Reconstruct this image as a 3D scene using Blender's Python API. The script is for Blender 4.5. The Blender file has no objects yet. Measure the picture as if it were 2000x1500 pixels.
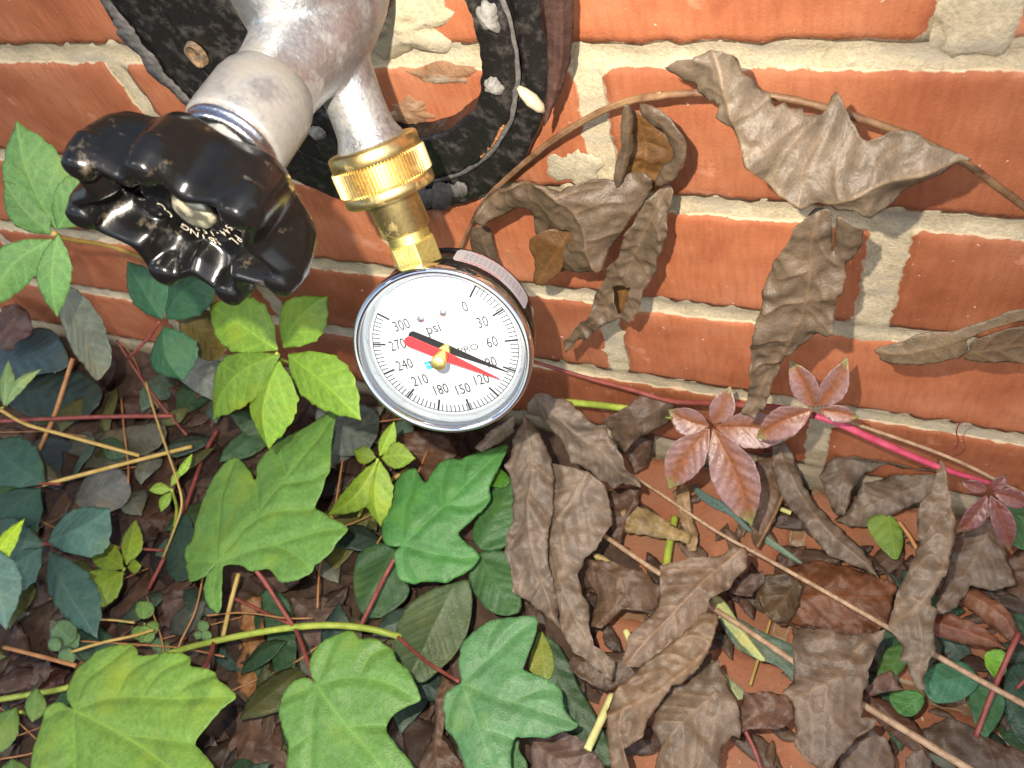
# Hose faucet with a brass-fitted pressure gauge in front of a red brick wall, creeper leaves and dead leaf litter below.
import bpy, math, random
import numpy as np
from mathutils import Vector, Matrix, noise
from mathutils.geometry import delaunay_2d_cdt

random.seed(7)
scene = bpy.context.scene
col = scene.collection

# ------------------------------------------------------------------ camera
# wall face is the plane y = 0, the paving is z = 0, x runs along the wall
D, H = 0.2256, 0.4354
_c = np.array([1000., 750.]); _d = np.array([1450., 1805.]); _l = np.array([-2750., 100.])
_f = math.sqrt(-np.dot(_d - _c, _l - _c))
_dn = np.array([*(_d - _c), _f]); _dn /= np.linalg.norm(_dn)
_lf = np.array([*(_l - _c), _f]); _lf /= np.linalg.norm(_lf)
WX = -_lf; WZ = -_dn; WY = np.cross(WZ, WX)
ROT = np.array([WX, WY, WZ])                         # world = ROT @ (right, down, forward)
CAM = np.array([0.0, -D, H])
cam_data = bpy.data.cameras.new('camera')
cam_data.sensor_width = 36.0
cam_data.lens = _f / 2000.0 * 36.0
cam_data.clip_start = 0.01
cam_data.clip_end = 500.0
cam = bpy.data.objects.new('camera', cam_data)
col.objects.link(cam)
r_, d_, f_ = ROT[:, 0], ROT[:, 1], ROT[:, 2]
cam.matrix_world = Matrix(((r_[0], -d_[0], -f_[0], CAM[0]), (r_[1], -d_[1], -f_[1], CAM[1]),
                           (r_[2], -d_[2], -f_[2], CAM[2]), (0, 0, 0, 1)))
scene.camera = cam
cam_data.dof.use_dof = True
cam_data.dof.focus_distance = 0.30
cam_data.dof.aperture_fstop = 22.0

# ------------------------------------------------------------------ world, daylight, torch, exposure
SUN_EL, SUN_AZ = math.radians(52), math.radians(-35)     # soft daylight from above and in front of the wall
world = bpy.data.worlds.new('World'); scene.world = world; world.use_nodes = True
wn = world.node_tree.nodes; wl = world.node_tree.links
sky = wn.new('ShaderNodeTexSky'); sky.sky_type = 'NISHITA'; sky.sun_disc = False
sky.sun_elevation = SUN_EL; sky.sun_rotation = math.pi + SUN_AZ; sky.air_density = 1.0; sky.dust_density = 2.0
bg = wn['Background']; bg.inputs['Strength'].default_value = 0.15
wl.new(sky.outputs['Color'], bg.inputs['Color'])
sun_data = bpy.data.lights.new('sun', 'SUN'); sun_data.energy = 1.0; sun_data.angle = math.radians(25)
sun_data.color = (1.0, 0.93, 0.84)
sun = bpy.data.objects.new('sun', sun_data); col.objects.link(sun)
sdir = Vector((math.sin(SUN_AZ) * math.cos(SUN_EL), -math.cos(SUN_AZ) * math.cos(SUN_EL), math.sin(SUN_EL)))
sun.rotation_euler = sdir.to_track_quat('Z', 'Y').to_euler()
# the photograph is lit by the phone's own lit torch: every shadow in it fans out from one point about 3 cm left of and
# above the lens, so that lamp stands there in the place
torch_data = bpy.data.lights.new('phone_torch', 'SPOT'); torch_data.energy = 9.5; torch_data.shadow_soft_size = 0.0022
torch_data.spot_size = math.radians(112); torch_data.spot_blend = 1.0
torch_data.color = (1.0, 0.90, 0.76)
torch = bpy.data.objects.new('phone_torch', torch_data); col.objects.link(torch)
torch.location = CAM - 0.031 * r_ - 0.026 * d_
torch.rotation_euler = Vector(-(f_ - 0.04 * r_ + 0.10 * d_)).to_track_quat('Z', 'Y').to_euler()
scene.view_settings.view_transform = 'Standard'
scene.view_settings.look = 'None'
scene.view_settings.gamma = 1.0
scene.view_settings.exposure = 0.25

# ------------------------------------------------------------------ helpers
def ray(px, py):
    return ROT @ np.array([(px - 1000) / _f, (py - 750) / _f, 1.0])

def on_plane(px, py, p0, n):
    r = ray(px, py)
    return CAM + r * (np.dot(p0 - CAM, n) / np.dot(r, n))

def at(px, py, mode, val):
    """a point of the place: 'w' on the plane val metres in front of the wall, 'h' val metres above the paving, 'd' val metres from the lens"""
    r = ray(px, py)
    if mode == 'w': t = (D - val) / r[1]
    elif mode == 'h': t = (val - H) / r[2]
    else: t = val
    return CAM + r * t

def link(o, parent=None):
    col.objects.link(o)
    if parent is not None: o.parent = parent
    return o

def tag(o, label=None, cat=None, group=None, kind=None):
    if label: o['label'] = label
    if cat: o['category'] = cat
    if group: o['group'] = group
    if kind: o['kind'] = kind
    return o

def empty(name, loc, label=None, cat=None, group=None, kind=None, parent=None):
    o = bpy.data.objects.new(name, None); o.empty_display_size = 0.01
    if parent is None: o.location = loc
    link(o, parent)
    return tag(o, label, cat, group, kind)

def mesh_obj(name, verts, faces, mat, parent=None, smooth=True, attrs=None):
    me = bpy.data.meshes.new(name)
    off = np.zeros(3)
    v = np.asarray(verts, float)
    p = parent
    while p is not None:
        off = off + np.array(p.location); p = p.parent
    if parent is not None: v = v - off
    me.from_pydata([tuple(q) for q in v], [], [tuple(int(i) for i in f) for f in faces])
    if smooth: me.polygons.foreach_set('use_smooth', [True] * len(me.polygons))
    if attrs:
        for k, a in attrs.items():
            a = np.asarray(a, float)
            at_ = me.color_attributes.new(k, 'FLOAT_COLOR', 'POINT')
            at_.data.foreach_set('color', a.reshape(-1))
    me.materials.append(mat)
    me.update()
    o = bpy.data.objects.new(name, me)
    return link(o, parent)

def centre_origin(o):
    """put a top-level mesh's origin at its lowest middle point"""
    me = o.data
    v = np.empty(len(me.vertices) * 3); me.vertices.foreach_get('co', v); v = v.reshape(-1, 3)
    c = np.array([(v[:, 0].min() + v[:, 0].max()) / 2, (v[:, 1].min() + v[:, 1].max()) / 2, v[:, 2].min()])
    me.vertices.foreach_set('co', (v - c).reshape(-1)); o.location = c
    return o

def smooth_path(pts, n=8):
    pts = [np.asarray(p, float) for p in pts]
    if len(pts) < 3: return [pts[0] + (pts[1] - pts[0]) * t for t in np.linspace(0, 1, n)]
    out = []
    P = [2 * pts[0] - pts[1]] + pts + [2 * pts[-1] - pts[-2]]
    for i in range(1, len(P) - 2):
        a, b, c, d = P[i - 1], P[i], P[i + 1], P[i + 2]
        for t in np.linspace(0, 1, n, endpoint=False):
            out.append(0.5 * ((2 * b) + (c - a) * t + (2 * a - 5 * b + 4 * c - d) * t * t + (3 * b - a - 3 * c + d) * t ** 3))
    out.append(pts[-1])
    return out

def tube_geo(path, rad, sides=8, knob=0.0):
    path = [np.asarray(p, float) for p in path]
    m = len(path)
    if np.isscalar(rad): rad = [rad] * m
    elif len(rad) != m: rad = np.interp(np.linspace(0, 1, m), np.linspace(0, 1, len(rad)), rad)
    verts, faces = [], []
    up = np.array([0.13, 0.31, 0.94])
    for i, p in enumerate(path):
        t = path[min(i + 1, m - 1)] - path[max(i - 1, 0)]; t = t / (np.linalg.norm(t) + 1e-12)
        s = np.cross(t, up); s /= np.linalg.norm(s) + 1e-12; w = np.cross(s, t)
        rr = rad[i] * (1 + knob * noise.noise(Vector(p * 260)))
        for k in range(sides):
            a = 2 * math.pi * k / sides
            verts.append(p + rr * (math.cos(a) * s + math.sin(a) * w))
    for i in range(m - 1):
        for k in range(sides):
            a, b = i * sides + k, i * sides + (k + 1) % sides
            faces.append((a, b, b + sides, a + sides))
    faces.append(tuple(range(sides))[::-1]); faces.append(tuple(range((m - 1) * sides, m * sides)))
    return verts, faces

def tube(name, path, rad, mat, parent=None, sides=8, knob=0.12, sm=8):
    v, f = tube_geo(smooth_path(path, sm), rad, sides, knob)
    return mesh_obj(name, v, f, mat, parent)

def revolve_geo(profile, origin, axis, seg=48, xdir=None, rfun=None, cap=True):
    """profile = [(distance along axis, radius)]"""
    axis = np.asarray(axis, float); axis /= np.linalg.norm(axis)
    x = np.asarray(xdir if xdir is not None else (1.0, 0.2, 0.1), float); x = x - axis * np.dot(x, axis); x /= np.linalg.norm(x)
    y = np.cross(axis, x)
    verts, faces = [], []
    for (t, r) in profile:
        for k in range(seg):
            a = 2 * math.pi * k / seg
            rr = r * (rfun(a, t) if rfun else 1.0)
            verts.append(np.asarray(origin) + axis * t + rr * (math.cos(a) * x + math.sin(a) * y))
    for i in range(len(profile) - 1):
        for k in range(seg):
            a, b = i * seg + k, i * seg + (k + 1) % seg
            faces.append((a, b, b + seg, a + seg))
    if cap:
        faces.append(tuple(range(seg))[::-1]); faces.append(tuple(range((len(profile) - 1) * seg, len(profile) * seg)))
    return verts, faces

def join_geo(*gs):
    V, F = [], []
    for v, f in gs:
        o = len(V); V += list(v); F += [tuple(i + o for i in q) for q in f]
    return V, F

def bevel(o, w, seg=2, angle=40):
    m = o.modifiers.new('bevel', 'BEVEL'); m.width = w; m.segments = seg; m.limit_method = 'ANGLE'; m.angle_limit = math.radians(angle)
    return o

def cast(o, voxel, it=8, fac=0.5):
    m = o.modifiers.new('remesh', 'REMESH'); m.mode = 'VOXEL'; m.voxel_size = voxel; m.use_smooth_shade = True
    s = o.modifiers.new('smooth', 'SMOOTH'); s.iterations = it; s.factor = fac
    return o

# ------------------------------------------------------------------ materials
def nodes(name):
    m = bpy.data.materials.new(name); m.use_nodes = True
    nt = m.node_tree
    return m, nt, nt.nodes['Principled BSDF']

def add(nt, kind, **kw):
    n = nt.nodes.new(kind)
    for k, v in kw.items():
        if k in n.inputs.keys(): n.inputs[k].default_value = v
        else: setattr(n, k, v)
    return n

def coord(nt, scale=(1, 1, 1), obj=False):
    if obj:
        tc = add(nt, 'ShaderNodeTexCoord'); src = tc.outputs['Object']
    else:
        g = add(nt, 'ShaderNodeNewGeometry'); src = g.outputs['Position']
    mp = add(nt, 'ShaderNodeMapping'); mp.inputs['Scale'].default_value = scale
    nt.links.new(src, mp.inputs['Vector'])
    return mp.outputs['Vector']

def noise_n(nt, vec, scale, detail=4, rough=0.55):
    n = add(nt, 'ShaderNodeTexNoise'); n.inputs['Scale'].default_value = scale
    n.inputs['Detail'].default_value = detail; n.inputs['Roughness'].default_value = rough
    nt.links.new(vec, n.inputs['Vector'])
    return n.outputs['Fac']

def ramp(nt, fac, stops):
    r = add(nt, 'ShaderNodeValToRGB')
    e = r.color_ramp.elements
    while len(e) < len(stops): e.new(0.5)
    for q, (p, c) in zip(e, stops):
        q.position = p; q.color = (*c, 1) if len(c) == 3 else c
    nt.links.new(fac, r.inputs['Fac'])
    return r.outputs['Color']

def mix(nt, fac, a, b, blend='MIX'):
    n = add(nt, 'ShaderNodeMix', data_type='RGBA', blend_type=blend)
    def put(sock, v):
        if isinstance(v, (int, float)): sock.default_value = v
        elif isinstance(v, tuple): sock.default_value = (*v, 1) if len(v) == 3 else v
        else: nt.links.new(v, sock)
    put(n.inputs[0], fac); put(n.inputs[6], a); put(n.inputs[7], b)
    return n.outputs[2]

def bump(nt, bsdf, h, strength=0.5, dist=0.001, prev=None):
    b = add(nt, 'ShaderNodeBump'); b.inputs['Strength'].default_value = strength; b.inputs['Distance'].default_value = dist
    nt.links.new(h, b.inputs['Height'])
    if prev is not None: nt.links.new(prev, b.inputs['Normal'])
    nt.links.new(b.outputs['Normal'], bsdf.inputs['Normal'])
    return b.outputs['Normal']

def attr(nt, name):
    a = add(nt, 'ShaderNodeAttribute'); a.attribute_name = name
    return a

def plain(name, c, rough=0.5, metal=0.0, spec=0.5, nz=0.0, nscale=200, bumps=0.0):
    m, nt, b = nodes(name)
    b.inputs['Base Color'].default_value = (*c, 1); b.inputs['Roughness'].default_value = rough
    b.inputs['Metallic'].default_value = metal; b.inputs['Specular IOR Level'].default_value = spec
    if nz or bumps:
        f = noise_n(nt, coord(nt), nscale, 5)
        if nz:
            lo = tuple(x * (1 - nz) for x in c); hi = tuple(min(1, x * (1 + nz)) for x in c)
            nt.links.new(ramp(nt, f, [(0.3, lo), (0.7, hi)]), b.inputs['Base Color'])
        if bumps: bump(nt, b, f, bumps, 0.0006)
    return m

def brick_material(name, dusty=0.0):
    m, nt, b = nodes(name)
    v = coord(nt); vs = coord(nt, (1, 1, 0.16))
    a = attr(nt, 'edge')                                   # r: closeness to the brick's rim, g: this brick's own shade
    sep = add(nt, 'ShaderNodeSeparateColor'); nt.links.new(a.outputs['Color'], sep.inputs['Color'])
    n1 = noise_n(nt, v, 28, 5); n2 = noise_n(nt, vs, 420, 4); n3 = noise_n(nt, v, 900, 3)
    base = ramp(nt, n1, [(0.22, (0.25, 0.068, 0.027)), (0.5, (0.365, 0.121, 0.052)), (0.78, (0.43, 0.172, 0.088))])
    streak = ramp(nt, n2, [(0.3, (0.82, 0.76, 0.72)), (0.55, (1.0, 1.0, 1.0)), (0.8, (1.08, 1.1, 1.12))])
    c = mix(nt, 0.75, base, streak, 'MULTIPLY')
    shade = add(nt, 'ShaderNodeMapRange'); nt.links.new(sep.outputs['Green'], shade.inputs['Value'])
    shade.inputs['To Min'].default_value = 0.82; shade.inputs['To Max'].default_value = 1.12
    c = mix(nt, 1.0, c, shade.outputs['Result'], 'MULTIPLY')
    # mortar smeared over the rim and pale grit
    ne = noise_n(nt, v, 130, 6, 0.7)
    su = add(nt, 'ShaderNodeMath', operation='ADD'); nt.links.new(sep.outputs['Red'], su.inputs[0]); nt.links.new(ne, su.inputs[1])
    mr = add(nt, 'ShaderNodeMapRange'); nt.links.new(su.outputs[0], mr.inputs['Value'])
    mr.inputs['From Min'].default_value = 1.30; mr.inputs['From Max'].default_value = 1.42
    c = mix(nt, mr.outputs['Result'], c, (0.47, 0.385, 0.25))
    gr = noise_n(nt, v, 330, 2, 0.4)
    g2 = add(nt, 'ShaderNodeMapRange'); nt.links.new(gr, g2.inputs['Value']); g2.inputs['From Min'].default_value = 0.73; g2.inputs['From Max'].default_value = 0.78
    c = mix(nt, g2.outputs['Result'], c, (0.62, 0.45, 0.33))
    pt = noise_n(nt, v, 45, 4, 0.6)
    p2 = add(nt, 'ShaderNodeMapRange'); nt.links.new(pt, p2.inputs['Value']); p2.inputs['From Min'].default_value = 0.62; p2.inputs['From Max'].default_value = 0.8
    c = mix(nt, p2.outputs['Result'], c, (0.62, 0.30, 0.19))
    if dusty:
        nd = noise_n(nt, v, 40, 6, 0.65)
        c = mix(nt, ramp(nt, nd, [(0.35, (0.15,) * 3), (0.65, (dusty + .2,) * 3)]), c, (0.22, 0.115, 0.065))
    nt.links.new(c, b.inputs['Base Color'])
    b.inputs['Roughness'].default_value = 0.72; b.inputs['Specular IOR Level'].default_value = 0.35
    p = bump(nt, b, n2, 0.55, 0.0008)
    p = bump(nt, b, n3, 0.4, 0.0005, p)
    bump(nt, b, ne, 0.25, 0.001, p)
    return m

def mortar_material(name, c0=(0.42, 0.345, 0.225), c1=(0.62, 0.53, 0.365)):
    m, nt, b = nodes(name)
    v = coord(nt)
    n1 = noise_n(nt, v, 55, 6, 0.65); n2 = noise_n(nt, v, 700, 5, 0.7); n3 = noise_n(nt, coord(nt, (0.35, 1, 1)), 120, 4)
    c = ramp(nt, n1, [(0.3, c0), (0.5, tuple((x + y) / 2 for x, y in zip(c0, c1))), (0.68, c1)])
    g = ramp(nt, n2, [(0.3, (0.62, 0.62, 0.60)), (0.6, (1, 1, 1)), (0.85, (1.2, 1.2, 1.15))])
    c = mix(nt, 0.8, c, g, 'MULTIPLY')
    gg = add(nt, 'ShaderNodeMapRange'); nt.links.new(n3, gg.inputs['Value']); gg.inputs['From Min'].default_value = 0.52; gg.inputs['From Max'].default_value = 0.66
    c = mix(nt, gg.outputs['Result'], c, (0.38, 0.33, 0.245))
    nt.links.new(c, b.inputs['Base Color']); b.inputs['Roughness'].default_value = 0.9; b.inputs['Specular IOR Level'].default_value = 0.2
    p = bump(nt, b, n2, 0.7, 0.0009); bump(nt, b, n1, 0.5, 0.002, p)
    return m

def leaf_material(name, rough, trans, vein_mix, vein_gain, net=0.3, netscale=900, blotch=0.25, spec=0.4, wr=0.3):
    m, nt, b = nodes(name)
    v = coord(nt)
    t = attr(nt, 'tint').outputs['Color']
    sep = add(nt, 'ShaderNodeSeparateColor'); nt.links.new(attr(nt, 'lf').outputs['Color'], sep.inputs['Color'])
    n1 = noise_n(nt, v, 70, 5, 0.6); n2 = noise_n(nt, v, 420, 4)
    k = ramp(nt, n1, [(0.3, (1 - blotch,) * 3), (0.7, (1 + blotch,) * 3)])
    c = mix(nt, 1.0, t, k, 'MULTIPLY')
    k2 = ramp(nt, n2, [(0.35, (0.86,) * 3), (0.65, (1.1,) * 3)])
    c = mix(nt, 1.0, c, k2, 'MULTIPLY')
    vo = add(nt, 'ShaderNodeTexVoronoi', feature='DISTANCE_TO_EDGE'); vo.inputs['Scale'].default_value = netscale * 0.45
    nt.links.new(v, vo.inputs['Vector'])
    ne = add(nt, 'ShaderNodeMapRange'); nt.links.new(vo.outputs['Distance'], ne.inputs['Value'])
    ne.inputs['From Min'].default_value = 0.0; ne.inputs['From Max'].default_value = 0.12; ne.inputs['To Min'].default_value = 1.0 + 0.22 * net; ne.inputs['To Max'].default_value = 1.0
    c = mix(nt, 1.0, c, ne.outputs['Result'], 'MULTIPLY')
    if trans > 0.2:
        ys = add(nt, 'ShaderNodeMapRange'); nt.links.new(noise_n(nt, v, 38, 5, 0.6), ys.inputs['Value']); ys.inputs['From Min'].default_value = 0.52; ys.inputs['From Max'].default_value = 0.80
        c = mix(nt, ys.outputs['Result'], c, mix(nt, 1.0, t, (1.75, 1.25, 0.75), 'MULTIPLY'))
        sp_ = add(nt, 'ShaderNodeMapRange'); nt.links.new(noise_n(nt, v, 480, 2, 0.4), sp_.inputs['Value']); sp_.inputs['From Min'].default_value = 0.73; sp_.inputs['From Max'].default_value = 0.77
        c = mix(nt, sp_.outputs['Result'], c, (0.16, 0.13, 0.06))
    vc = mix(nt, 1.0, t, tuple(vein_mix), 'MULTIPLY')
    g = add(nt, 'ShaderNodeMath', operation='MULTIPLY', use_clamp=True); nt.links.new(sep.outputs['Red'], g.inputs[0]); g.inputs[1].default_value = vein_gain
    c = mix(nt, g.outputs[0], c, vc)
    nt.links.new(c, b.inputs['Base Color'])
    b.inputs['Roughness'].default_value = rough; b.inputs['Specular IOR Level'].default_value = spec
    p = bump(nt, b, vo.outputs['Distance'], 0.35 * net, 0.0008)
    p = bump(nt, b, n2, wr, 0.0009, p)
    bump(nt, b, n1, wr * 0.8, 0.002, p)
    if trans > 0:
        tr = add(nt, 'ShaderNodeBsdfTranslucent'); ms = add(nt, 'ShaderNodeMixShader')
        tc = mix(nt, 1.0, c, (1.25, 1.3, 0.6), 'MULTIPLY')
        nt.links.new(tc, tr.inputs['Color']); ms.inputs[0].default_value = trans
        nt.links.new(b.outputs[0], ms.inputs[1]); nt.links.new(tr.outputs[0], ms.inputs[2])
        nt.links.new(ms.outputs[0], nt.nodes['Material Output'].inputs['Surface'])
    return m

def stem_material(name, c0, c1, rough=0.5, scale=120):
    m, nt, b = nodes(name)
    n = noise_n(nt, coord(nt), scale, 5, 0.65)
    nt.links.new(ramp(nt, n, [(0.35, c0), (0.65, c1)]), b.inputs['Base Color'])
    b.inputs['Roughness'].default_value = rough; b.inputs['Specular IOR Level'].default_value = 0.35
    bump(nt, b, n, 0.3, 0.0006)
    return m

def dirty_material(name, c, metal, rough, dirt, dscale, d0, d1, rvar=0.25, bumpd=0.0004, bs=0.35, fine=900):
    """a base finish with dirt in patches of its own shape"""
    m, nt, b = nodes(name)
    v = coord(nt)
    n1 = noise_n(nt, v, dscale, 6, 0.68); n2 = noise_n(nt, v, fine, 4)
    mr = add(nt, 'ShaderNodeMapRange'); nt.links.new(n1, mr.inputs['Value']); mr.inputs['From Min'].default_value = d0; mr.inputs['From Max'].default_value = d1
    cc = ramp(nt, n2, [(0.3, tuple(x * 0.82 for x in c)), (0.7, tuple(min(1, x * 1.12) for x in c))])
    nt.links.new(mix(nt, mr.outputs['Result'], cc, dirt), b.inputs['Base Color'])
    r = add(nt, 'ShaderNodeMapRange'); nt.links.new(mr.outputs['Result'], r.inputs['Value']); r.inputs['To Min'].default_value = rough; r.inputs['To Max'].default_value = min(1, rough + rvar * 2)
    nt.links.new(r.outputs['Result'], b.inputs['Roughness'])
    mm = add(nt, 'ShaderNodeMapRange'); nt.links.new(mr.outputs['Result'], mm.inputs['Value']); mm.inputs['To Min'].default_value = metal; mm.inputs['To Max'].default_value = metal * 0.2
    nt.links.new(mm.outputs['Result'], b.inputs['Metallic'])
    p = bump(nt, b, n2, bs, bumpd); bump(nt, b, n1, bs * 0.6, bumpd * 2, p)
    return m

M = {}
M['brick'] = brick_material('wall_brick_clay')
M['paver'] = brick_material('paving_brick_clay', dusty=0.55)
M['mortar'] = mortar_material('lime_mortar')
M['mortar_grey'] = mortar_material('grey_mortar', (0.34, 0.30, 0.22), (0.52, 0.46, 0.33))
M['green'] = leaf_material('green_leaf', 0.46, 0.28, (1.7, 1.5, 1.4), 0.7, net=0.8, netscale=1500, blotch=0.14, spec=0.38, wr=0.14)
M['dead'] = leaf_material('dead_leaf', 0.50, 0.05, (1.75, 1.55, 1.3), 0.55, net=0.7, netscale=1500, blotch=0.34, spec=0.36, wr=0.22)
M['red'] = leaf_material('red_leaf', 0.40, 0.10, (1.15, 0.8, 0.75), 0.5, net=0.9, netscale=500, blotch=0.12, spec=0.5, wr=0.2)
M['stem_dead'] = stem_material('dry_stem', (0.10, 0.05, 0.025), (0.24, 0.14, 0.07))
M['stem_tan'] = stem_material('tan_stem', (0.24, 0.15, 0.085), (0.42, 0.29, 0.19), 0.5, 260)
M['stem_orange'] = stem_material('orange_stem', (0.28, 0.12, 0.045), (0.42, 0.21, 0.08))
M['stem_red'] = stem_material('red_stem', (0.15, 0.035, 0.03), (0.25, 0.065, 0.05))
M['stem_pink'] = stem_material('pink_stem', (0.34, 0.035, 0.075), (0.46, 0.075, 0.125), 0.38)
M['stem_green'] = stem_material('green_stem', (0.20, 0.28, 0.035), (0.36, 0.42, 0.07), 0.42)
M['stem_yellow'] = stem_material('yellow_stem', (0.36, 0.25, 0.06), (0.50, 0.36, 0.12))
M['straw'] = stem_material('straw', (0.45, 0.44, 0.15), (0.62, 0.62, 0.28))
M['cast'] = dirty_material('cast_zinc', (0.44, 0.45, 0.46), 0.9, 0.40, (0.22, 0.19, 0.15), 60, 0.50, 0.74, 0.12, 0.0005, 0.5, 700)
M['zinc_dusty'] = dirty_material('dusty_zinc', (0.30, 0.30, 0.30), 0.75, 0.46, (0.185, 0.172, 0.15), 55, 0.42, 0.62, 0.12, 0.0004, 0.35, 600)
M['steel'] = dirty_material('bright_steel', (0.66, 0.66, 0.67), 1.0, 0.22, (0.45, 0.38, 0.28), 90, 0.58, 0.75)
M['vinyl'] = dirty_material('black_vinyl', (0.004, 0.004, 0.004), 0.0, 0.22, (0.13, 0.10, 0.068), 130, 0.60, 0.82, 0.25, 0.0003, 0.15, 300)
M['rubber'] = dirty_material('black_plastic', (0.010, 0.009, 0.009), 0.0, 0.28, (0.062, 0.054, 0.046), 150, 0.50, 0.74, 0.3, 0.0008, 0.55, 420)
M['brass'] = dirty_material('brass', (0.74, 0.57, 0.25), 1.0, 0.36, (0.44, 0.29, 0.09), 80, 0.55, 0.75, 0.1, 0.0002, 0.15, 800)
M['brass_bright'] = dirty_material('bright_brass', (0.86, 0.74, 0.26), 1.0, 0.46, (0.72, 0.50, 0.12), 120, 0.6, 0.8, 0.1, 0.0002, 0.15, 900)
M['chrome'] = plain('chrome', (0.86, 0.87, 0.89), 0.06, 1.0)
M['case'] = plain('black_case', (0.006, 0.006, 0.006), 0.16)
M['dial'] = plain('dial_white', (0.48, 0.52, 0.55), 0.5, nz=0.02, nscale=300)
M['acrylic'] = plain('clear_acrylic_edge', (0.40, 0.44, 0.48), 0.08, 0.35)
M['ink'] = plain('black_ink', (0.012, 0.012, 0.014), 0.5)
M['ink_grey'] = plain('grey_ink', (0.16, 0.16, 0.18), 0.6)
M['ink_blue'] = plain('blue_ink', (0.03, 0.30, 0.58), 0.5)
M['ink_red'] = plain('red_ink', (0.55, 0.09, 0.10), 0.5)
M['ink_white'] = plain('worn_white_paint', (0.62, 0.55, 0.42), 0.6)
M['needle_red'] = plain('red_paint', (0.72, 0.025, 0.03), 0.35)
M['needle_black'] = plain('black_paint', (0.008, 0.008, 0.008), 0.35)
M['sticker'] = plain('sticker_paper', (0.42, 0.40, 0.43), 0.35)
M['cream'] = plain('cream_pod', (0.46, 0.40, 0.28), 0.55, nz=0.15, nscale=300, bumps=0.2)
M['lint'] = plain('grey_lint', (0.20, 0.19, 0.17), 0.95, nz=0.35, nscale=500, bumps=0.9)
M['soil'] = plain('dark_soil', (0.055, 0.032, 0.02), 0.95, nz=0.5, nscale=160, bumps=0.9)
M['sand'] = mortar_material('paving_sand', (0.20, 0.11, 0.06), (0.36, 0.20, 0.11))
# clear plastic lens: light passes straight through the thin sheet, its skin mirrors at grazing angles
m, nt, b = nodes('clear_lens')
tr = add(nt, 'ShaderNodeBsdfTransparent'); gl = add(nt, 'ShaderNodeBsdfGlossy'); gl.inputs['Roughness'].default_value = 0.03
tr.inputs['Color'].default_value = (0.97, 0.98, 0.985, 1)
fr = add(nt, 'ShaderNodeFresnel'); fr.inputs['IOR'].default_value = 1.45
ms = add(nt, 'ShaderNodeMixShader'); nt.links.new(fr.outputs[0], ms.inputs[0])
nt.links.new(tr.outputs[0], ms.inputs[1]); nt.links.new(gl.outputs[0], ms.inputs[2])
nt.links.new(ms.outputs[0], nt.nodes['Material Output'].inputs['Surface'])
M['lens'] = m

# ------------------------------------------------------------------ the setting: wall, paving, ground
PITCH, ZA, BL = 0.0668, 0.2745, 0.2268            # course height, one bed joint's height, brick length with joint
wall_root = empty('brick_wall', (0, 0, 0), 'weathered orange red brick wall with pale mortar joints behind the faucet', 'wall')

def brick_geo(x0, x1, z0, z1, shade, depth=0.05, seed=0):
    """front grid of one brick with worn, uneven rims; face towards -y"""
    nx, nz = max(8, int((x1 - x0) / 0.0042)), 16
    xs = np.linspace(0, 1, nx + 1); zs = np.linspace(0, 1, nz + 1)
    w, h = x1 - x0, z1 - z0
    V, A = [], []
    for j in range(nz + 1):
        for i in range(nx + 1):
            a, c = xs[i], zs[j]
            x, z = x0 + a * w, z0 + c * h
            e = min(a * w, (1 - a) * w, c * h, (1 - c) * h)
            ed = math.exp(-e / 0.0022)
            q = Vector((x * 90, seed * 3.1, z * 90)); q2 = Vector((x * 330, seed * 1.7, z * 330))
            y = 0.0006 * noise.noise(q) + 0.0003 * noise.noise(q2) + 0.0016 * ed * (0.6 + 0.9 * noise.noise(q2 * 0.7 + Vector((9, 2, 4))))
            dx = 0.0016 * noise.noise(Vector((z * 160, x * 20, seed))) + 0.0007 * noise.noise(Vector((z * 500, seed, 3)))
            dz = 0.0013 * noise.noise(Vector((x * 120, z * 20, seed + 7))) + 0.0007 * noise.noise(Vector((x * 420, seed, 5)))
            k = max(0.0, 1 - e / 0.012)
            V.append((x + dx * k, y, z + dz * k)); A.append((ed, shade, 0, 1))
    n1 = nx + 1
    F = [(j * n1 + i, j * n1 + i + 1, (j + 1) * n1 + i + 1, (j + 1) * n1 + i) for j in range(nz) for i in range(nx)]
    rim = [i for i in range(n1)] + [j * n1 + nx for j in range(1, nz + 1)] + [nz * n1 + i for i in range(nx - 1, -1, -1)] + [j * n1 for j in range(nz - 1, 0, -1)]
    o = len(V)
    for i in rim:
        v = V[i]; V.append((v[0], depth, v[2])); A.append((1, shade, 0, 1))
    m = len(rim)
    F += [(rim[i], o + i, o + (i + 1) % m, rim[(i + 1) % m]) for i in range(m)]
    return V, F, A

rng = random.Random(3)
joints = {0: (-0.097, 0.010), 1: (0.0095, 0.013), 2: (-0.109, 0.0105), 3: (-0.004, 0.010), -1: (0.0175, 0.017), -2: (-0.10, 0.010), -3: (0.01, 0.01), 4: (-0.11, 0.01)}
for ci in range(-3, 4):
    zt = ZA - ci * PITCH; zb = zt - PITCH
    jx, jw = joints[ci]
    for n in range(-3, 3):
        xa, xb = jx + n * BL, jx + (n + 1) * BL
        wa = jw if n == 0 else 0.010; wb = jw if n == -1 else 0.010
        if ci == 0 and n == -1: wa = 0.008
        hb = 0.0043 + rng.uniform(-0.0004, 0.0006)
        V, F, A = brick_geo(xa + wa / 2, xb - wb / 2, zb + hb, zt - hb, rng.random(), seed=ci * 11 + n)
        mesh_obj('brick', V, F, M['brick'], wall_root, attrs={'edge': A})
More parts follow.
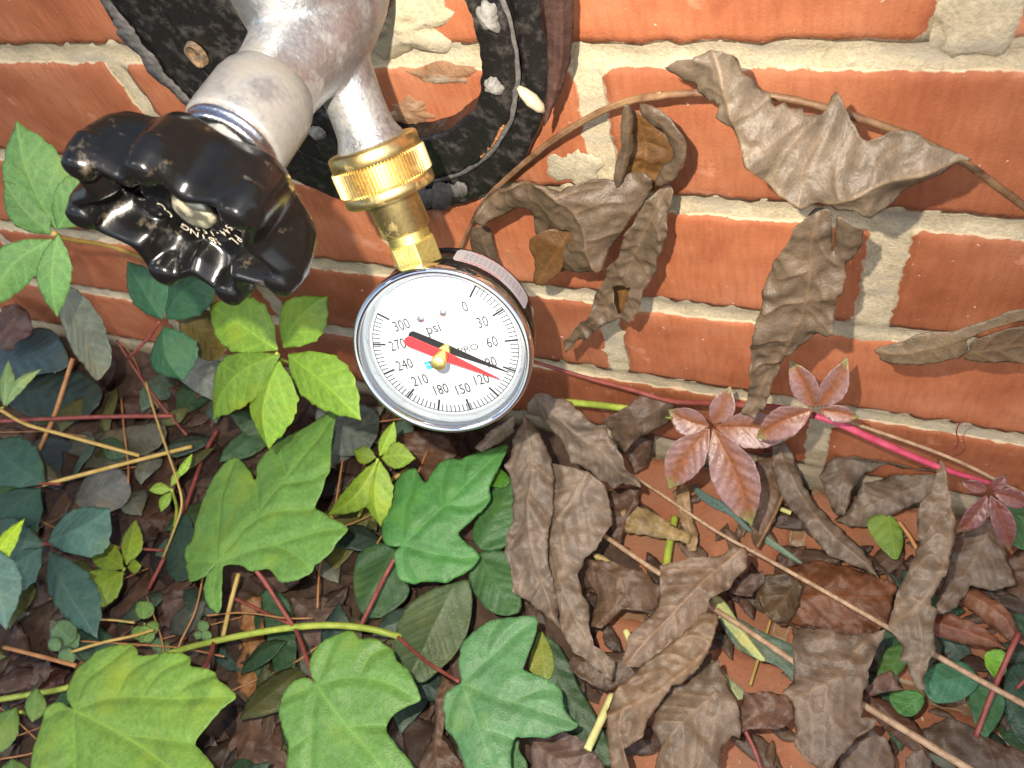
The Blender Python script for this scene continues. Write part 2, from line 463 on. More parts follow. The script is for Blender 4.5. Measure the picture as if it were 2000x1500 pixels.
# mortar bed: a recessed, lumpy sheet behind the brick faces, slightly dished along each bed joint
xs = np.arange(-0.80, 0.55, 0.0034); zs = np.arange(-0.02, 0.50, 0.0022)
V = []
for z in zs:
    ph = abs(((z - ZA) / PITCH + 0.5) % 1.0 - 0.5) * PITCH
    dish = 0.0010 * max(0.0, 1 - (ph / 0.0045) ** 2)
    for x in xs:
        V.append((x, 0.0013 + dish + 0.0008 * noise.noise(Vector((x * 120, 1.3, z * 120))) + 0.0006 * noise.noise(Vector((x * 420, 5.3, z * 420))), z))
n1 = len(xs)
F = [(j * n1 + i, j * n1 + i + 1, (j + 1) * n1 + i + 1, (j + 1) * n1 + i) for j in range(len(zs) - 1) for i in range(n1 - 1)]
mesh_obj('mortar_bed', V, F, M['mortar'], wall_root)

def blob(name, cx, cz, rx, rz, h, mat, parent, seed=0, k0=0.0, seg=40, rings=9, rag=0.3, fr=1.0):
    """a lumpy dab lying on a vertical face"""
    V, F = [(cx, -k0 - h, cz)], []
    for r in range(1, rings + 1):
        t = r / rings
        for s in range(seg):
            a = 2 * math.pi * s / seg
            rr = 1 + rag * noise.noise(Vector((math.cos(a) * 1.6 * fr + seed, math.sin(a) * 1.6 * fr, seed * 2.1))) + 0.4 * rag * noise.noise(Vector((math.cos(a) * 6 + seed, math.sin(a) * 6, 4.2)))
            x, z = cx + rx * t * rr * math.cos(a), cz + rz * t * rr * math.sin(a)
            y = -k0 - h * (1 - t ** 2.2) * (1 + 0.5 * noise.noise(Vector((x * 260, seed, z * 260)))) + (0.0008 if r == rings else 0)
            V.append((x, y, z))
    for s in range(seg): F.append((0, 1 + (s + 1) % seg, 1 + s))
    for r in range(rings - 1):
        for s in range(seg):
            a, b_ = 1 + r * seg + s, 1 + r * seg + (s + 1) % seg
            F.append((a, b_, b_ + seg, a + seg))
    return mesh_obj(name, V, F, mat, parent)

q = at(775, 40, 'w', 0); blob('mortar_patch', q[0], q[2], 0.024, 0.016, 0.0045, M['mortar'], wall_root, 2, rag=0.6)
q = at(868, 146, 'w', 0); blob('mortar_smear', q[0], q[2], 0.014, 0.0045, 0.0012, M['sand'], wall_root, 31, rag=0.5)
q = at(800, 215, 'w', 0); blob('mortar_smear', q[0], q[2], 0.012, 0.006, 0.0015, M['sand'], wall_root, 37, rag=0.8)
q = at(735, 18, 'w', 0.004); blob('mortar_crumb', q[0], q[2], 0.008, 0.006, 0.006, M['sand'], wall_root, 41, rag=0.8)
blob('mortar_patch', 0.021, 0.288, 0.011, 0.014, 0.0008, M['mortar'], wall_root, 5, rag=0.45)
q = at(1118, 330, 'w', 0); blob('mortar_smear', q[0], q[2], 0.0085, 0.0105, 0.0006, M['mortar_grey'], wall_root, 9, rag=0.8)
q = at(1150, 400, 'w', 0); blob('mortar_smear', q[0], q[2], 0.008, 0.005, 0.0012, M['mortar'], wall_root, 12, rag=0.6)

tag(mesh_obj('ground', [(-30, -30, -0.03), (30, -30, -0.03), (30, 0.04, -0.03), (-30, 0.04, -0.03)], [(0, 1, 2, 3)], M['soil'], smooth=False), kind='structure')
pave = empty('brick_paving', (0, 0, 0), kind='structure')
rngp = random.Random(11)
PW = 0.100
for row in range(4):
    for n in range(-4, 4):
        x0 = -0.006 + n * 0.21 + (0.105 if row % 2 else 0.0); yb = -0.004 - row * PW
        V, F, A = brick_geo(x0 + 0.003, x0 + 0.207, 0.003, PW - 0.003, rngp.random(), 0.03, seed=60 + row * 9 + n)
        dz = rngp.uniform(-0.0015, 0.001)
        V = [(v[0], yb - PW + v[2], -v[1] + dz) for v in V]
        mesh_obj('paving_brick', V, F, M['paver'], pave, attrs={'edge': A})
xs = np.arange(-0.9, 0.9, 0.02); ys = np.arange(-0.41, 0.0, 0.02)
V = [(x, y, -0.004 + 0.0012 * noise.noise(Vector((x * 60, y * 60, 2)))) for y in ys for x in xs]; n1 = len(xs)
F = [(j * n1 + i, j * n1 + i + 1, (j + 1) * n1 + i + 1, (j + 1) * n1 + i) for j in range(len(ys) - 1) for i in range(n1 - 1)]
mesh_obj('jointing_sand', V, F, M['sand'], pave)

# ------------------------------------------------------------------ black wall flange round the pipe
OC, ORAD, IC, IRAD = np.array([-0.201, 0.293]), 0.0952, np.array([-0.1765, 0.2905]), 0.0475
prof = [(-0.005, -0.001), (0.0, 0.0060), (0.012, 0.0070), (0.04, 0.0074), (0.2, 0.0074), (0.40, 0.0074), (0.430, 0.0070), (0.437, 0.0048), (0.475, 0.0048), (0.482, 0.0092), (0.495, 0.0104), (0.55, 0.0106), (0.75, 0.0106), (0.95, 0.0106), (0.985, 0.0100), (1.0, 0.0086), (1.006, -0.001)]
V, F = [], []
SEG = 220
for (t, k) in prof:
    for s in range(SEG):
        a = 2 * math.pi * s / SEG
        e = np.array([math.cos(a), math.sin(a)])
        p = (OC + ORAD * e) * (1 - t) + (IC + IRAD * e) * t
        wob = 0.0016 * noise.noise(Vector((e[0] * 3, e[1] * 3, t * 6))) + 0.0010 * noise.noise(Vector((e[0] * 11, e[1] * 11, t * 9)))
        if k > 0: k2 = k + 0.0007 * noise.noise(Vector((p[0] * 150, p[1] * 150, 3))) + 0.0005 * noise.noise(Vector((p[0] * 500, p[1] * 500, 7)))
        else: k2 = k
        p = p + e * wob
        V.append((p[0], -k2, p[1]))
for i in range(len(prof) - 1):
    for s in range(SEG):
        a, b_ = i * SEG + s, i * SEG + (s + 1) % SEG
        F.append((a, b_, b_ + SEG, a + SEG))
flange = tag(mesh_obj('wall_flange', V, F, M['rubber']), 'dirty black round flange ring fixed to the bricks behind the faucet', 'flange')
# a flaking grey skin left in the flange's groove
def strip_on_flange(name, a0, a1, t0, t1, k, mat, seed):
    V, F = [], []
    n = 60
    for i in range(n + 1):
        a = math.radians(a0 + (a1 - a0) * i / n); e = np.array([math.cos(a), math.sin(a)])
        w = math.sin(math.pi * i / n) ** 0.4
        for j, t in enumerate((t0, (t0 + t1) / 2, t1)):
            tt = (t0 + t1) / 2 + (t - (t0 + t1) / 2) * w * (1 + 0.7 * noise.noise(Vector((i * 0.11, j * 3.3, seed))) + 0.25 * noise.noise(Vector((i * 0.4, j * 3.3, seed))))
            p = (OC + ORAD * e) * (1 - tt) + (IC + IRAD * e) * tt
            V.append((p[0], -(k + 0.0007 * noise.noise(Vector((i * 0.5, j, seed)))), p[1]))
    for i in range(n):
        for j in range(2): F.append((i * 3 + j, i * 3 + j + 1, i * 3 + j + 4, i * 3 + j + 3))
    o = mesh_obj(name, V, F, mat, flange)
    s = o.modifiers.new('thick', 'SOLIDIFY'); s.thickness = 0.0006
    return o
M['flake'] = plain('grey_flaking_skin', (0.10, 0.092, 0.085), 0.8, nz=0.4, nscale=400, bumps=0.6)
strip_on_flange('peeling_skin', -78, 22, 0.40, 0.50, 0.0088, M['flake'], 1)
strip_on_flange('peeling_skin', -95, -62, 0.05, 0.4, 0.0082, M['flake'], 4)
strip_on_flange('peeling_skin', 168, 205, 0.03, 0.16, 0.0085, M['flake'], 6)
strip_on_flange('rust_strip', -52, -28, 0.475, 0.515, 0.0098, plain('rust', (0.36, 0.15, 0.05), 0.8, nz=0.4, nscale=500), 8)

q = at(1037, 193, 'w', 0.0105)
V, F = tube_geo([at(1012, 170, 'w', 0.011), at(1022, 180, 'w', 0.0115), at(1038, 195, 'w', 0.012), at(1054, 210, 'w', 0.0115), at(1063, 220, 'w', 0.0105)], [0.0008, 0.0019, 0.0026, 0.0020, 0.0006], 12)
tag(centre_origin(mesh_obj('seed_pod', V, F, M['cream'])), 'small cream seed pod stuck on the black flange', 'seed pod')
for i, (px, py, rx, rz, t) in enumerate([(953, 38, .0042, .0052, 'round grey lint tuft on the inner rim of the black flange, near the frame top'), (962, 172, .0034, .0034, 'small pale lint tuft lower on the black flange, beside the pod'), (618, 262, .004, .0032, 'grey lint tuft caught between the faucet body and its spout')]):
    q = at(px, py, 'w', 0.0125)
    tag(centre_origin(blob('lint_tuft', q[0], q[2], rx, rz, 0.0026, M['lint'], None, 20 + i, k0=0.0118, rag=0.5)), t, 'lint', 'lint tufts on the flange')

q = at(384, 106, 'w', 0.0118)
V, F = [], []
for i, (r, k) in enumerate(((.0056, .0112), (.0050, .0136), (.0044, .0134), (.0040, .0122), (.0006, .0118))):
    for j in range(28):
        a = 2 * math.pi * j / 28; V.append((q[0] + r * math.cos(a) * .8, -k - .0004 * noise.noise(Vector((a, i, 2))), q[2] + r * math.sin(a)))
F = [(i * 28 + j, i * 28 + (j + 1) % 28, (i + 1) * 28 + (j + 1) % 28, (i + 1) * 28 + j) for i in range(4) for j in range(28)]
mesh_obj('screw_hole', V, F, dirty_material('rusty_hole', (0.10, 0.075, 0.055), 0.0, 0.7, (0.30, 0.17, 0.07), 300, .45, .6), flange)

# ------------------------------------------------------------------ faucet
X0, Z0 = -0.1643, 0.3140
S = np.array([-0.1644, -0.0384, 0.3148]); G = np.array([-0.1291, -0.0958, 0.2233])
AXS = np.array([0.2779, -0.4017, -0.8726]); AXS /= np.linalg.norm(AXS)                    # spout and gauge axis, away from the body
NRM = np.array([0.2734, -0.8377, 0.4727]); NRM -= np.dot(NRM, AXS) * AXS; NRM /= np.linalg.norm(NRM)   # gauge face
EX = -np.cross(AXS, NRM)                                 # gauge face right
OUT = np.array([0, -1.0, 0])
faucet = empty('hose_faucet', (X0, 0, Z0), 'silver cast metal hose faucet with a black handle on the wall', 'faucet')
PIPE = np.array([X0, 0, Z0])
g1 = revolve_geo([(0.002, .0115), (0.014, .0125), (0.022, .0150), (0.034, .0168), (0.046, .0165), (0.058, .0145), (0.068, .0130), (0.074, .0132)], PIPE, OUT, 56)
g2 = revolve_geo([(-0.006, .0125), (0.006, .0120), (0.016, .0100), (0.027, .0094), (0.035, .0098), (0.0398, .0120), (0.0428, .0122)], S, AXS, 48)
g3 = revolve_geo([(0.0, .0155), (0.012, .0155), (0.020, .0150), (0.026, .0160), (0.034, .0180), (0.05, .0185)], np.array([X0 - 0.002, -0.044, Z0]), (-0.10, 0.0, 1.0), 48)
V, F = join_geo(g1, g2, g3)
body = cast(mesh_obj('body', V, F, M['cast'], faucet), 0.0007, 14, 0.5)
# raised casting letters on the shoulder
g = revolve_geo([(0.0700, .0126), (0.0720, .0134), (0.0745, .0143), (0.078, .0149), (0.090, .0150), (0.0935, .0147), (0.0940, .0140), (0.0945, .0118)], PIPE, OUT, 64, rfun=lambda a, t: 1 + 0.008 * math.sin(3 * a + t * 200))
bonnet = bevel(mesh_obj('bonnet', *g, M['zinc_dusty'], faucet), 0.0006)
g = revolve_geo([(0.0940, .0134), (0.0948, .0139), (0.0958, .0135), (0.0966, .0128), (0.0974, .0132), (0.0982, .0126), (0.0988, .0116)], PIPE, OUT, 64)
mesh_obj('packing_ring', *g, M['steel'], faucet)
g = revolve_geo([(0.0984, .0112), (0.0988, .0118), (0.1085, .0118), (0.1090, .0108)], PIPE, OUT, 6)
bevel(mesh_obj('packing_nut', *g, M['zinc_dusty'], faucet, smooth=False), 0.0005)
# oval, deep-walled, vinyl-dipped wheel
NL = 7
LP = math.radians(28)
def lob(a, base=1.0, amp=0.085):
    ra, rb = 0.0318, 0.0246
    r = 1 / math.sqrt((math.cos(a) / ra) ** 2 + (math.sin(a) / rb) ** 2)
    return r * base * (1 + amp * math.cos(NL * (a - LP)))
ROLL = math.radians(-8)
def hp(a, r, w):
    return (X0 + 0.001 + r * math.cos(a + ROLL), -w, Z0 - 0.001 + r * math.sin(a + ROLL))
def ringwall(prof, seg=144):
    V, F = [], []
    for (w, base, amp, d) in prof:
        for s in range(seg):
            a = 2 * math.pi * s / seg
            V.append(hp(a, lob(a, base, amp) + d, w))
    n = len(prof)
    for i in range(n):
        for s in range(seg):
            a, b_ = i * seg + s, i * seg + (s + 1) % seg
            c = ((i + 1) % n) * seg
            F.append((a, b_, c + (s + 1) % seg, c + s))
    return V, F
rim = ringwall([(0.1080, .93, .06, 0), (0.1115, .98, .09, 0), (0.118, 1.0, .13, 0), (0.125, .99, .155, 0), (0.1280, .96, .155, -.001), (0.1280, .95, .15, -.0040), (0.124, .93, .14, -.0060), (0.118, .88, .08, -.0068), (0.1095, .86, .05, -.0060)])
geos = [rim]
for s in range(NL):                                       # knuckles on the front rim
    a = 2 * math.pi * s / NL + LP
    r = lob(a) - 0.0030
    p0, p1 = np.array(hp(a, r, 0.120)), np.array(hp(a, r - 0.0006, 0.1292))
    geos.append(tube_geo([p0, p0 * .5 + p1 * .5, p1, p1 + (p1 - p0) * 0.10], [.0050, .0049, .0040, .0020], 14))
geos.append(([hp(2 * math.pi * s / 64, 0.0158 + 0.001 * math.cos(4 * 2 * math.pi * s / 64), w) for w in (0.1105, 0.1178) for s in range(64)],
             [(s, (s + 1) % 64, 64 + (s + 1) % 64, 64 + s) for s in range(64)] + [tuple(range(63, -1, -1)), tuple(range(64, 128))]))
for k in range(4):                                        # spokes from hub to rim
    a = math.radians(18 + 90 * k)
    p0, p1 = np.array(hp(a, 0.012, 0.1145)), np.array(hp(a, lob(a) - 0.004, 0.1150))
    geos.append(tube_geo([p0, p0 * .5 + p1 * .5, p1], [.0048, .0040, .0046], 12))
handle = cast(mesh_obj('handle', *join_geo(*geos), M['vinyl'], faucet), 0.00055, 10, 0.5)
g = revolve_geo([(0.1165, .0076), (0.1188, .0078), (0.1192, .0072), (0.1188, .0068)], np.array([X0 + .002, 0, Z0 - .001]), OUT, 40)
mesh_obj('washer', *g, M['vinyl'], handle)
g = revolve_geo([(0.1160, .0062), (0.1190, .0062), (0.1203, .0055), (0.1209, .0036), (0.1211, .0004)], np.array([X0 + .002, 0, Z0 - .001]), OUT, 32)
mesh_obj('screw', *g, dirty_material('dusty_screw', (0.5, 0.5, 0.38), 0.9, 0.3, (0.36, 0.30, 0.19), 200, 0.45, 0.65), handle)

_tc = {}
def text_geo(s, size=1.0):
    """flat lettering as triangles in the unit plane"""
    if (s, size) in _tc: return _tc[(s, size)]
    cu = bpy.data.curves.new('lettering_source', 'FONT'); cu.body = s; cu.size = size; cu.align_x = 'CENTER'; cu.align_y = 'CENTER'; cu.resolution_u = 3
    ob = bpy.data.objects.new('lettering_source', cu); col.objects.link(ob)
    dg = bpy.context.evaluated_depsgraph_get(); dg.update()
    me = bpy.data.meshes.new_from_object(ob.evaluated_get(dg))
    v = np.array([tuple(q.co) for q in me.vertices]); f = [tuple(p.vertices) for p in me.polygons]
    bpy.data.objects.remove(ob); bpy.data.meshes.remove(me); bpy.data.curves.remove(cu)
    _tc[(s, size)] = (v, f)
    return v, f

def put_text(s, size, fn, sx=1.0):
    v, f = text_geo(s)
    return [fn(q[0] * size * sx, q[1] * size) for q in v], f

V, F = [], []
def arc_text(s, r0, a0, step, size):
    gs = []
    for i, ch in enumerate(s):
        if ch == ' ': continue
        a = math.radians(a0 - i * step)
        c, n_ = math.cos(a), math.sin(a)
        def fn(x, y, c=c, n_=n_):                          # tops outwards, running clockwise seen from the front
            rr = r0 + y; return np.array([X0 + .002 + rr * c + x * n_, -0.11825, Z0 - .001 + rr * n_ - x * c])
        gs.append(put_text(ch, size, fn))
    return gs
gs = arc_text('ON PLUMBING CO', 0.0128, -18, 12.2, 0.0038) + arc_text('S44-152', 0.0094, -42, 13.5, 0.0030)
mesh_obj('lettering', *join_geo(*gs), M['ink_white'], handle, smooth=False)

# ------------------------------------------------------------------ brass hose adapter
adap = empty('hose_adapter', tuple(S + AXS * 0.055), 'gold brass hose adapter with a knurled swivel nut under the spout', 'hose fitting')
NK = 84
nut = mesh_obj('swivel_nut', *revolve_geo([(0.0393, .0128), (0.0396, .0150), (0.0401, .0156), (0.0443, .0158), (0.0447, .0154)], S, AXS, 72), M['brass'], adap)
V, F = [], []
for t, dr in ((0.0445, -.0004), (0.0449, 0), (0.0525, 0), (0.0529, -.0004)):
    for k in range(NK * 4):
        a = 2 * math.pi * k / (NK * 4)
        r = .0162 + dr + (0.0003 if (k % 4) in (0, 1) else -0.0004)
        x = np.cross(AXS, NRM)
        V.append(S + AXS * t + r * (math.cos(a) * NRM + math.sin(a) * x))
n4 = NK * 4
F = [(i * n4 + k, i * n4 + (k + 1) % n4, (i + 1) * n4 + (k + 1) % n4, (i + 1) * n4 + k) for i in range(3) for k in range(n4)]
mesh_obj('knurled_band', V, F, M['brass'], adap, smooth=False)
mesh_obj('collar', *revolve_geo([(0.0527, .0152), (0.0530, .0160), (0.0563, .0160), (0.0571, .0154), (0.0573, .0130), (0.0573, .0085)], S, AXS, 72), M['brass'], adap)
mesh_obj('barrel', *revolve_geo([(0.0567, .0082), (0.0572, .0090), (0.0580, .0091), (0.0587, .0088), (0.0695, .0089), (0.0703, .0084), (0.0705, .0070)], S, AXS, 56), M['brass'], adap)

# ------------------------------------------------------------------ pressure gauge
gauge = empty('pressure_gauge', tuple(G), 'round 300 psi pressure gauge with white dial and red pointer hanging below the faucet', 'pressure gauge')
pr = []
for i in range(7):
    t = 0.0698 + i * 0.0006
    pr += [(t, .0070), (t + .0003, .0076)]
KG = 0.0325 / 0.0345                                    # the whole gauge is built a little large and scaled about its face
gauge.scale = (KG, KG, KG)
def pre(g_): return [G + (np.asarray(q_) - G) / KG for q_ in g_[0]], g_[1]
mesh_obj('thread', *pre(revolve_geo(pr + [(0.0742, .0070)], S, AXS, 48)), M['brass_bright'], gauge)
bevel(mesh_obj('hex_fitting', *pre(revolve_geo([(0.0738, .0074), (0.0741, .0090), (0.0838, .0090), (0.0860, .0082)], S, AXS, 6, xdir=NRM * math.cos(math.radians(24)) + EX * math.sin(math.radians(24)))), M['brass_bright'], gauge, smooth=False), 0.0004)
RB, CR = 0.0345, 0.0329
def face(x, y, h=0.0):
    """x right, y up on the dial face, h towards the viewer, from the middle of the bezel front"""
    return G + EX * x - AXS * y + NRM * h
mesh_obj('case', *revolve_geo([(-0.0285, .010), (-0.0285, .0306), (-0.0278, .0322), (-0.0265, CR), (-0.0085, CR), (-0.0080, .0300)], G, NRM, 96, xdir=EX), M['case'], gauge)
mesh_obj('bezel', *revolve_geo([(-0.0062, .0330), (-0.0060, RB - .0004), (-0.0045, RB), (-0.0008, RB), (0.0004, RB - .0005), (0.0008, RB - .0014), (0.0004, RB - .0024), (-0.0015, RB - .0030), (-0.0046, RB - .0034)], G, NRM, 120, xdir=EX, cap=False), M['chrome'], gauge)
dial = mesh_obj('dial', *revolve_geo([(-0.0075, .0312), (-0.0066, .0312), (-0.0064, .0308)], G, NRM, 96, xdir=EX), M['dial'], gauge)
mesh_obj('inner_ring', *revolve_geo([(-0.0063, .0296), (-0.0058, .0294), (-0.0040, .0298), (-0.0020, .0306), (-0.0006, .0314), (-0.0008, .0318), (-0.0063, .0318)], G, NRM, 96, xdir=EX, cap=False), M['acrylic'], gauge)
HD = -0.00625
def quad(p, q, w, h=HD):
    p, q = np.array(p), np.array(q); d = q - p; n_ = np.array([-d[1], d[0]]) / np.linalg.norm(d) * w / 2
    return [face(*(p + n_), h), face(*(p - n_), h), face(*(q - n_), h), face(*(q + n_), h)], [(0, 1, 2, 3)]
gs, gn = [], []
RO = 0.0284
def vang(v): return math.radians((150 - v) / 150 * 135)
def vdir(v): a = vang(v); return np.array([math.sin(a), -math.cos(a)])
for i in range(0, 76):
    v = i * 4
    d = vdir(v)
    gs.append(quad(d * RO, d * (RO - .0031), 0.00040))
for v in range(0, 301, 30):
    d = vdir(v)
    gs.append(quad(d * (RO + .0002), d * (RO - .0050), 0.00080))
    rn = 0.0186 if v not in (0, 300, 120, 180, 150) else 0.0190
    if v == 300: rn = .0184
    gn.append(put_text(str(v), 0.0062, lambda x, y, d=d, rn=rn: face(d[0] * rn + x, d[1] * rn + y, HD), 0.74))
arc = [vdir(v) * RO for v in np.linspace(0, 300, 121)]
for p, q in zip(arc[:-1], arc[1:]): gs.append(quad(p, q, 0.00030, HD + 0.00002))
mesh_obj('scale_marks', *join_geo(*gs), M['ink'], dial, smooth=False)
mesh_obj('numerals', *join_geo(*gn), M['ink'], dial, smooth=False)
mesh_obj('unit_lettering', *put_text('psi', 0.0062, lambda x, y: face(-0.0015 + x, 0.0086 + y, HD), 0.9), M['ink'], dial, smooth=False)
mesh_obj('brand_lettering', *join_geo(put_text('H', 0.0048, lambda x, y: face(-0.0068 + x, -0.0056 + y, HD), 1.1), put_text('PRO', 0.0036, lambda x, y: face(0.0086 + x, -0.0030 + y, HD), 1.25)), M['ink'], dial, smooth=False)
BX, BY = -0.0024, -0.0026
mesh_obj('brand_mark', *join_geo(quad((-0.0082 + BX, -0.0018 + BY), (-0.0060 + BX, -0.0018 + BY), 0.0012), quad((-0.0080 + BX, -0.0032 + BY), (-0.0058 + BX, -0.0032 + BY), 0.0009, HD + .00003), ([face(-0.0082 + BX, -0.0046 + BY, HD), face(-0.0060 + BX, -0.0046 + BY, HD), face(-0.0058 + BX, -0.0036 + BY, HD), face(-0.0075 + BX, -0.0036 + BY, HD)], [(0, 1, 2, 3)])), M['ink_blue'], dial, smooth=False)
for x in (-0.0046, 0.0046):
    mesh_obj('dial_screw', *revolve_geo([(-0.0068, .0015), (-0.0058, .0015), (-0.0054, .0010), (-0.0053, .0002)], face(x, 0.0136), NRM, 24), M['steel'], dial)
def pointer(name, h, mat, ang, length, tail, w0, wt, th):
    d = np.array([math.sin(ang), -math.cos(ang)]); n_ = np.array([-d[1], d[0]])
    pts = [d * length + n_ * 0.0001, d * length - n_ * 0.0001, -n_ * w0 + d * 0.002, -n_ * w0 * 1.0, -d * tail * .3 - n_ * wt * 0.9, -d * tail * .85 - n_ * wt]
    for k in range(1, 8):
        a = math.pi * k / 8
        pts.append(-d * (tail * .85 + wt * math.sin(a)) - n_ * wt * math.cos(a))
    pts += [-d * tail * .85 + n_ * wt, -d * tail * .3 + n_ * wt * 0.9, n_ * w0, n_ * w0 + d * 0.002]
    k = len(pts)
    V = [face(*p, h) for p in pts] + [face(*p, h - th) for p in pts]
    F = [tuple(range(k)), tuple(range(2 * k - 1, k - 1, -1))] + [(i, i + k, (i + 1) % k + k, (i + 1) % k) for i in range(k)]
    return mesh_obj(name, V, F, mat, gauge, smooth=False)
pointer('black_needle', -0.0056, M['needle_black'], vang(93), 0.0262, 0.0150, 0.0016, 0.0019, 0.0004)
pointer('red_pointer', 0.0004, M['needle_red'], vang(95), 0.0235, 0.0150, 0.0019, 0.0021, 0.0005)
mesh_obj('hub', *revolve_geo([(-0.0062, .0022), (-0.0030, .0022), (-0.0028, .0026), (-0.0010, .0026)], face(0, -0.0006), NRM, 32), M['brass_bright'], gauge)
mesh_obj('post', *revolve_geo([(-0.0012, .0024), (0.0036, .0024), (0.0046, .0028), (0.0064, .0028), (0.0069, .0024), (0.0070, .0003)], face(0, -0.0006), NRM, 40), M['brass_bright'], gauge)
pl = [(0.0002, RB - .0026), (0.0010, RB - .0036), (0.0016, RB - .0060)] + [(0.0016 + 0.0006 * (1 - (r / 0.027) ** 2), r) for r in (0.024, 0.018, 0.012, 0.006, 0.0003)]
mesh_obj('lens', *revolve_geo(pl, G, NRM, 120, xdir=EX, cap=False), M['lens'], gauge)
# warning sticker wrapped on the case wall
def wrap(u, h, lift=0.00012):
    """u metres round the case wall from the stem side towards the right, h depth behind the face"""
    a = u / CR
    e = -AXS * math.cos(a) + EX * math.sin(a)
    return G + NRM * (-h) + e * (CR + lift)
U0, U1, H0, H1 = 0.0135, 0.0480, 0.0125, 0.0250
V, F = [], []
nu, nh = 40, 8
for i in range(nu + 1):
    for j in range(nh + 1):
        u = U0 + (U1 - U0) * i / nu; h = H0 + (H1 - H0) * j / nh
        cr = 0.0022                                          # rounded corners
        du = min(u - U0, U1 - u); hm = (H0 + H1) / 2
        s = 1.0 if du > cr else (H1 - H0 - 2 * cr + 2 * math.sqrt(max(0, cr * cr - (cr - du) ** 2))) / (H1 - H0)
        V.append(wrap(u, hm + (h - hm) * s))
F = [(i * (nh + 1) + j, (i + 1) * (nh + 1) + j, (i + 1) * (nh + 1) + j + 1, i * (nh + 1) + j + 1) for i in range(nu) for j in range(nh)]
stick = mesh_obj('warning_sticker', V, F, M['sticker'], gauge)
def on_sticker(u, v, c): return wrap((U0 + U1) / 2 + u + c[0], (H0 + H1) / 2 - v - c[1], 0.00022)
gs = [put_text('WARNING', 0.0030, lambda x, y: on_sticker(x, y, (-0.006, 0.0052)), 1.2), put_text('DO NOT USE', 0.0024, lambda x, y: on_sticker(x, y, (-0.003, -0.0056)), 1.1)]
mesh_obj('red_print', *join_geo(*gs), M['ink_red'], stick, smooth=False)
gs = []
for i, yy in enumerate((0.0026, 0.0008, -0.0010, -0.0028)):
    for k in range(14):
        x0 = -0.0135 + k * 0.0019; x1 = x0 + 0.0013
        gs.append(([on_sticker(x0, yy - .0003, (0, 0)), on_sticker(x1, yy - .0003, (0, 0)), on_sticker(x1, yy + .0003, (0, 0)), on_sticker(x0, yy + .0003, (0, 0))], [(0, 1, 2, 3)]))
mesh_obj('fine_print', *join_geo(*gs), M['ink_grey'], stick, smooth=False)

# ------------------------------------------------------------------ leaf builder
def inside(poly, q):
    """even-odd test of points q against a closed polygon"""
    x, y = q[:, 0], q[:, 1]
    c = np.zeros(len(q), bool)
    a = poly; b = np.roll(poly, -1, 0)
    for (x0, y0), (x1, y1) in zip(a, b):
        if y0 == y1: continue
        k = ((y0 > y) != (y1 > y)) & (x < (x1 - x0) * (y - y0) / (y1 - y0) + x0)
        c ^= k
    return c

def seg_dist(q, a, b):
    """distance of points q to segments a-b, minimum"""
    out = np.full(len(q), 1e9)
    for i in range(0, len(a), 64):
        A, B = a[i:i + 64], b[i:i + 64]
        d = B - A; l2 = (d ** 2).sum(1) + 1e-14
        t = np.clip(((q[:, None, :] - A) * d).sum(2) / l2, 0, 1)
        e = q[:, None, :] - (A + t[..., None] * d)
        out = np.minimum(out, np.sqrt((e ** 2).sum(2)).min(1))
    return out

def resample(p, s, closed=False):
    p = np.asarray(p, float)
    if closed: p = np.vstack([p, p[:1]])
    l = np.r_[0, np.cumsum(np.linalg.norm(np.diff(p, axis=0), axis=1))]
    n = max(3 if closed else 2, int(round(l[-1] / s)))
    t = np.linspace(0, l[-1], n, endpoint=not closed)
    return np.c_[np.interp(t, l, p[:, 0]), np.interp(t, l, p[:, 1])]

def chaikin(p, it=1):
    p = np.asarray(p, float)
    for _ in range(it):
        q = np.roll(p, -1, 0)
        p = np.stack([0.78 * p + 0.22 * q, 0.22 * p + 0.78 * q], 1).reshape(-1, 2)
    return p

def frame(ref, plane):
    mode, val, n = plane
    p0 = at(ref[0], ref[1], mode, val)
    n = np.asarray(n, float); n = n / np.linalg.norm(n)
    if np.dot(n, CAM - p0) < 0: n = -n
    return p0, n

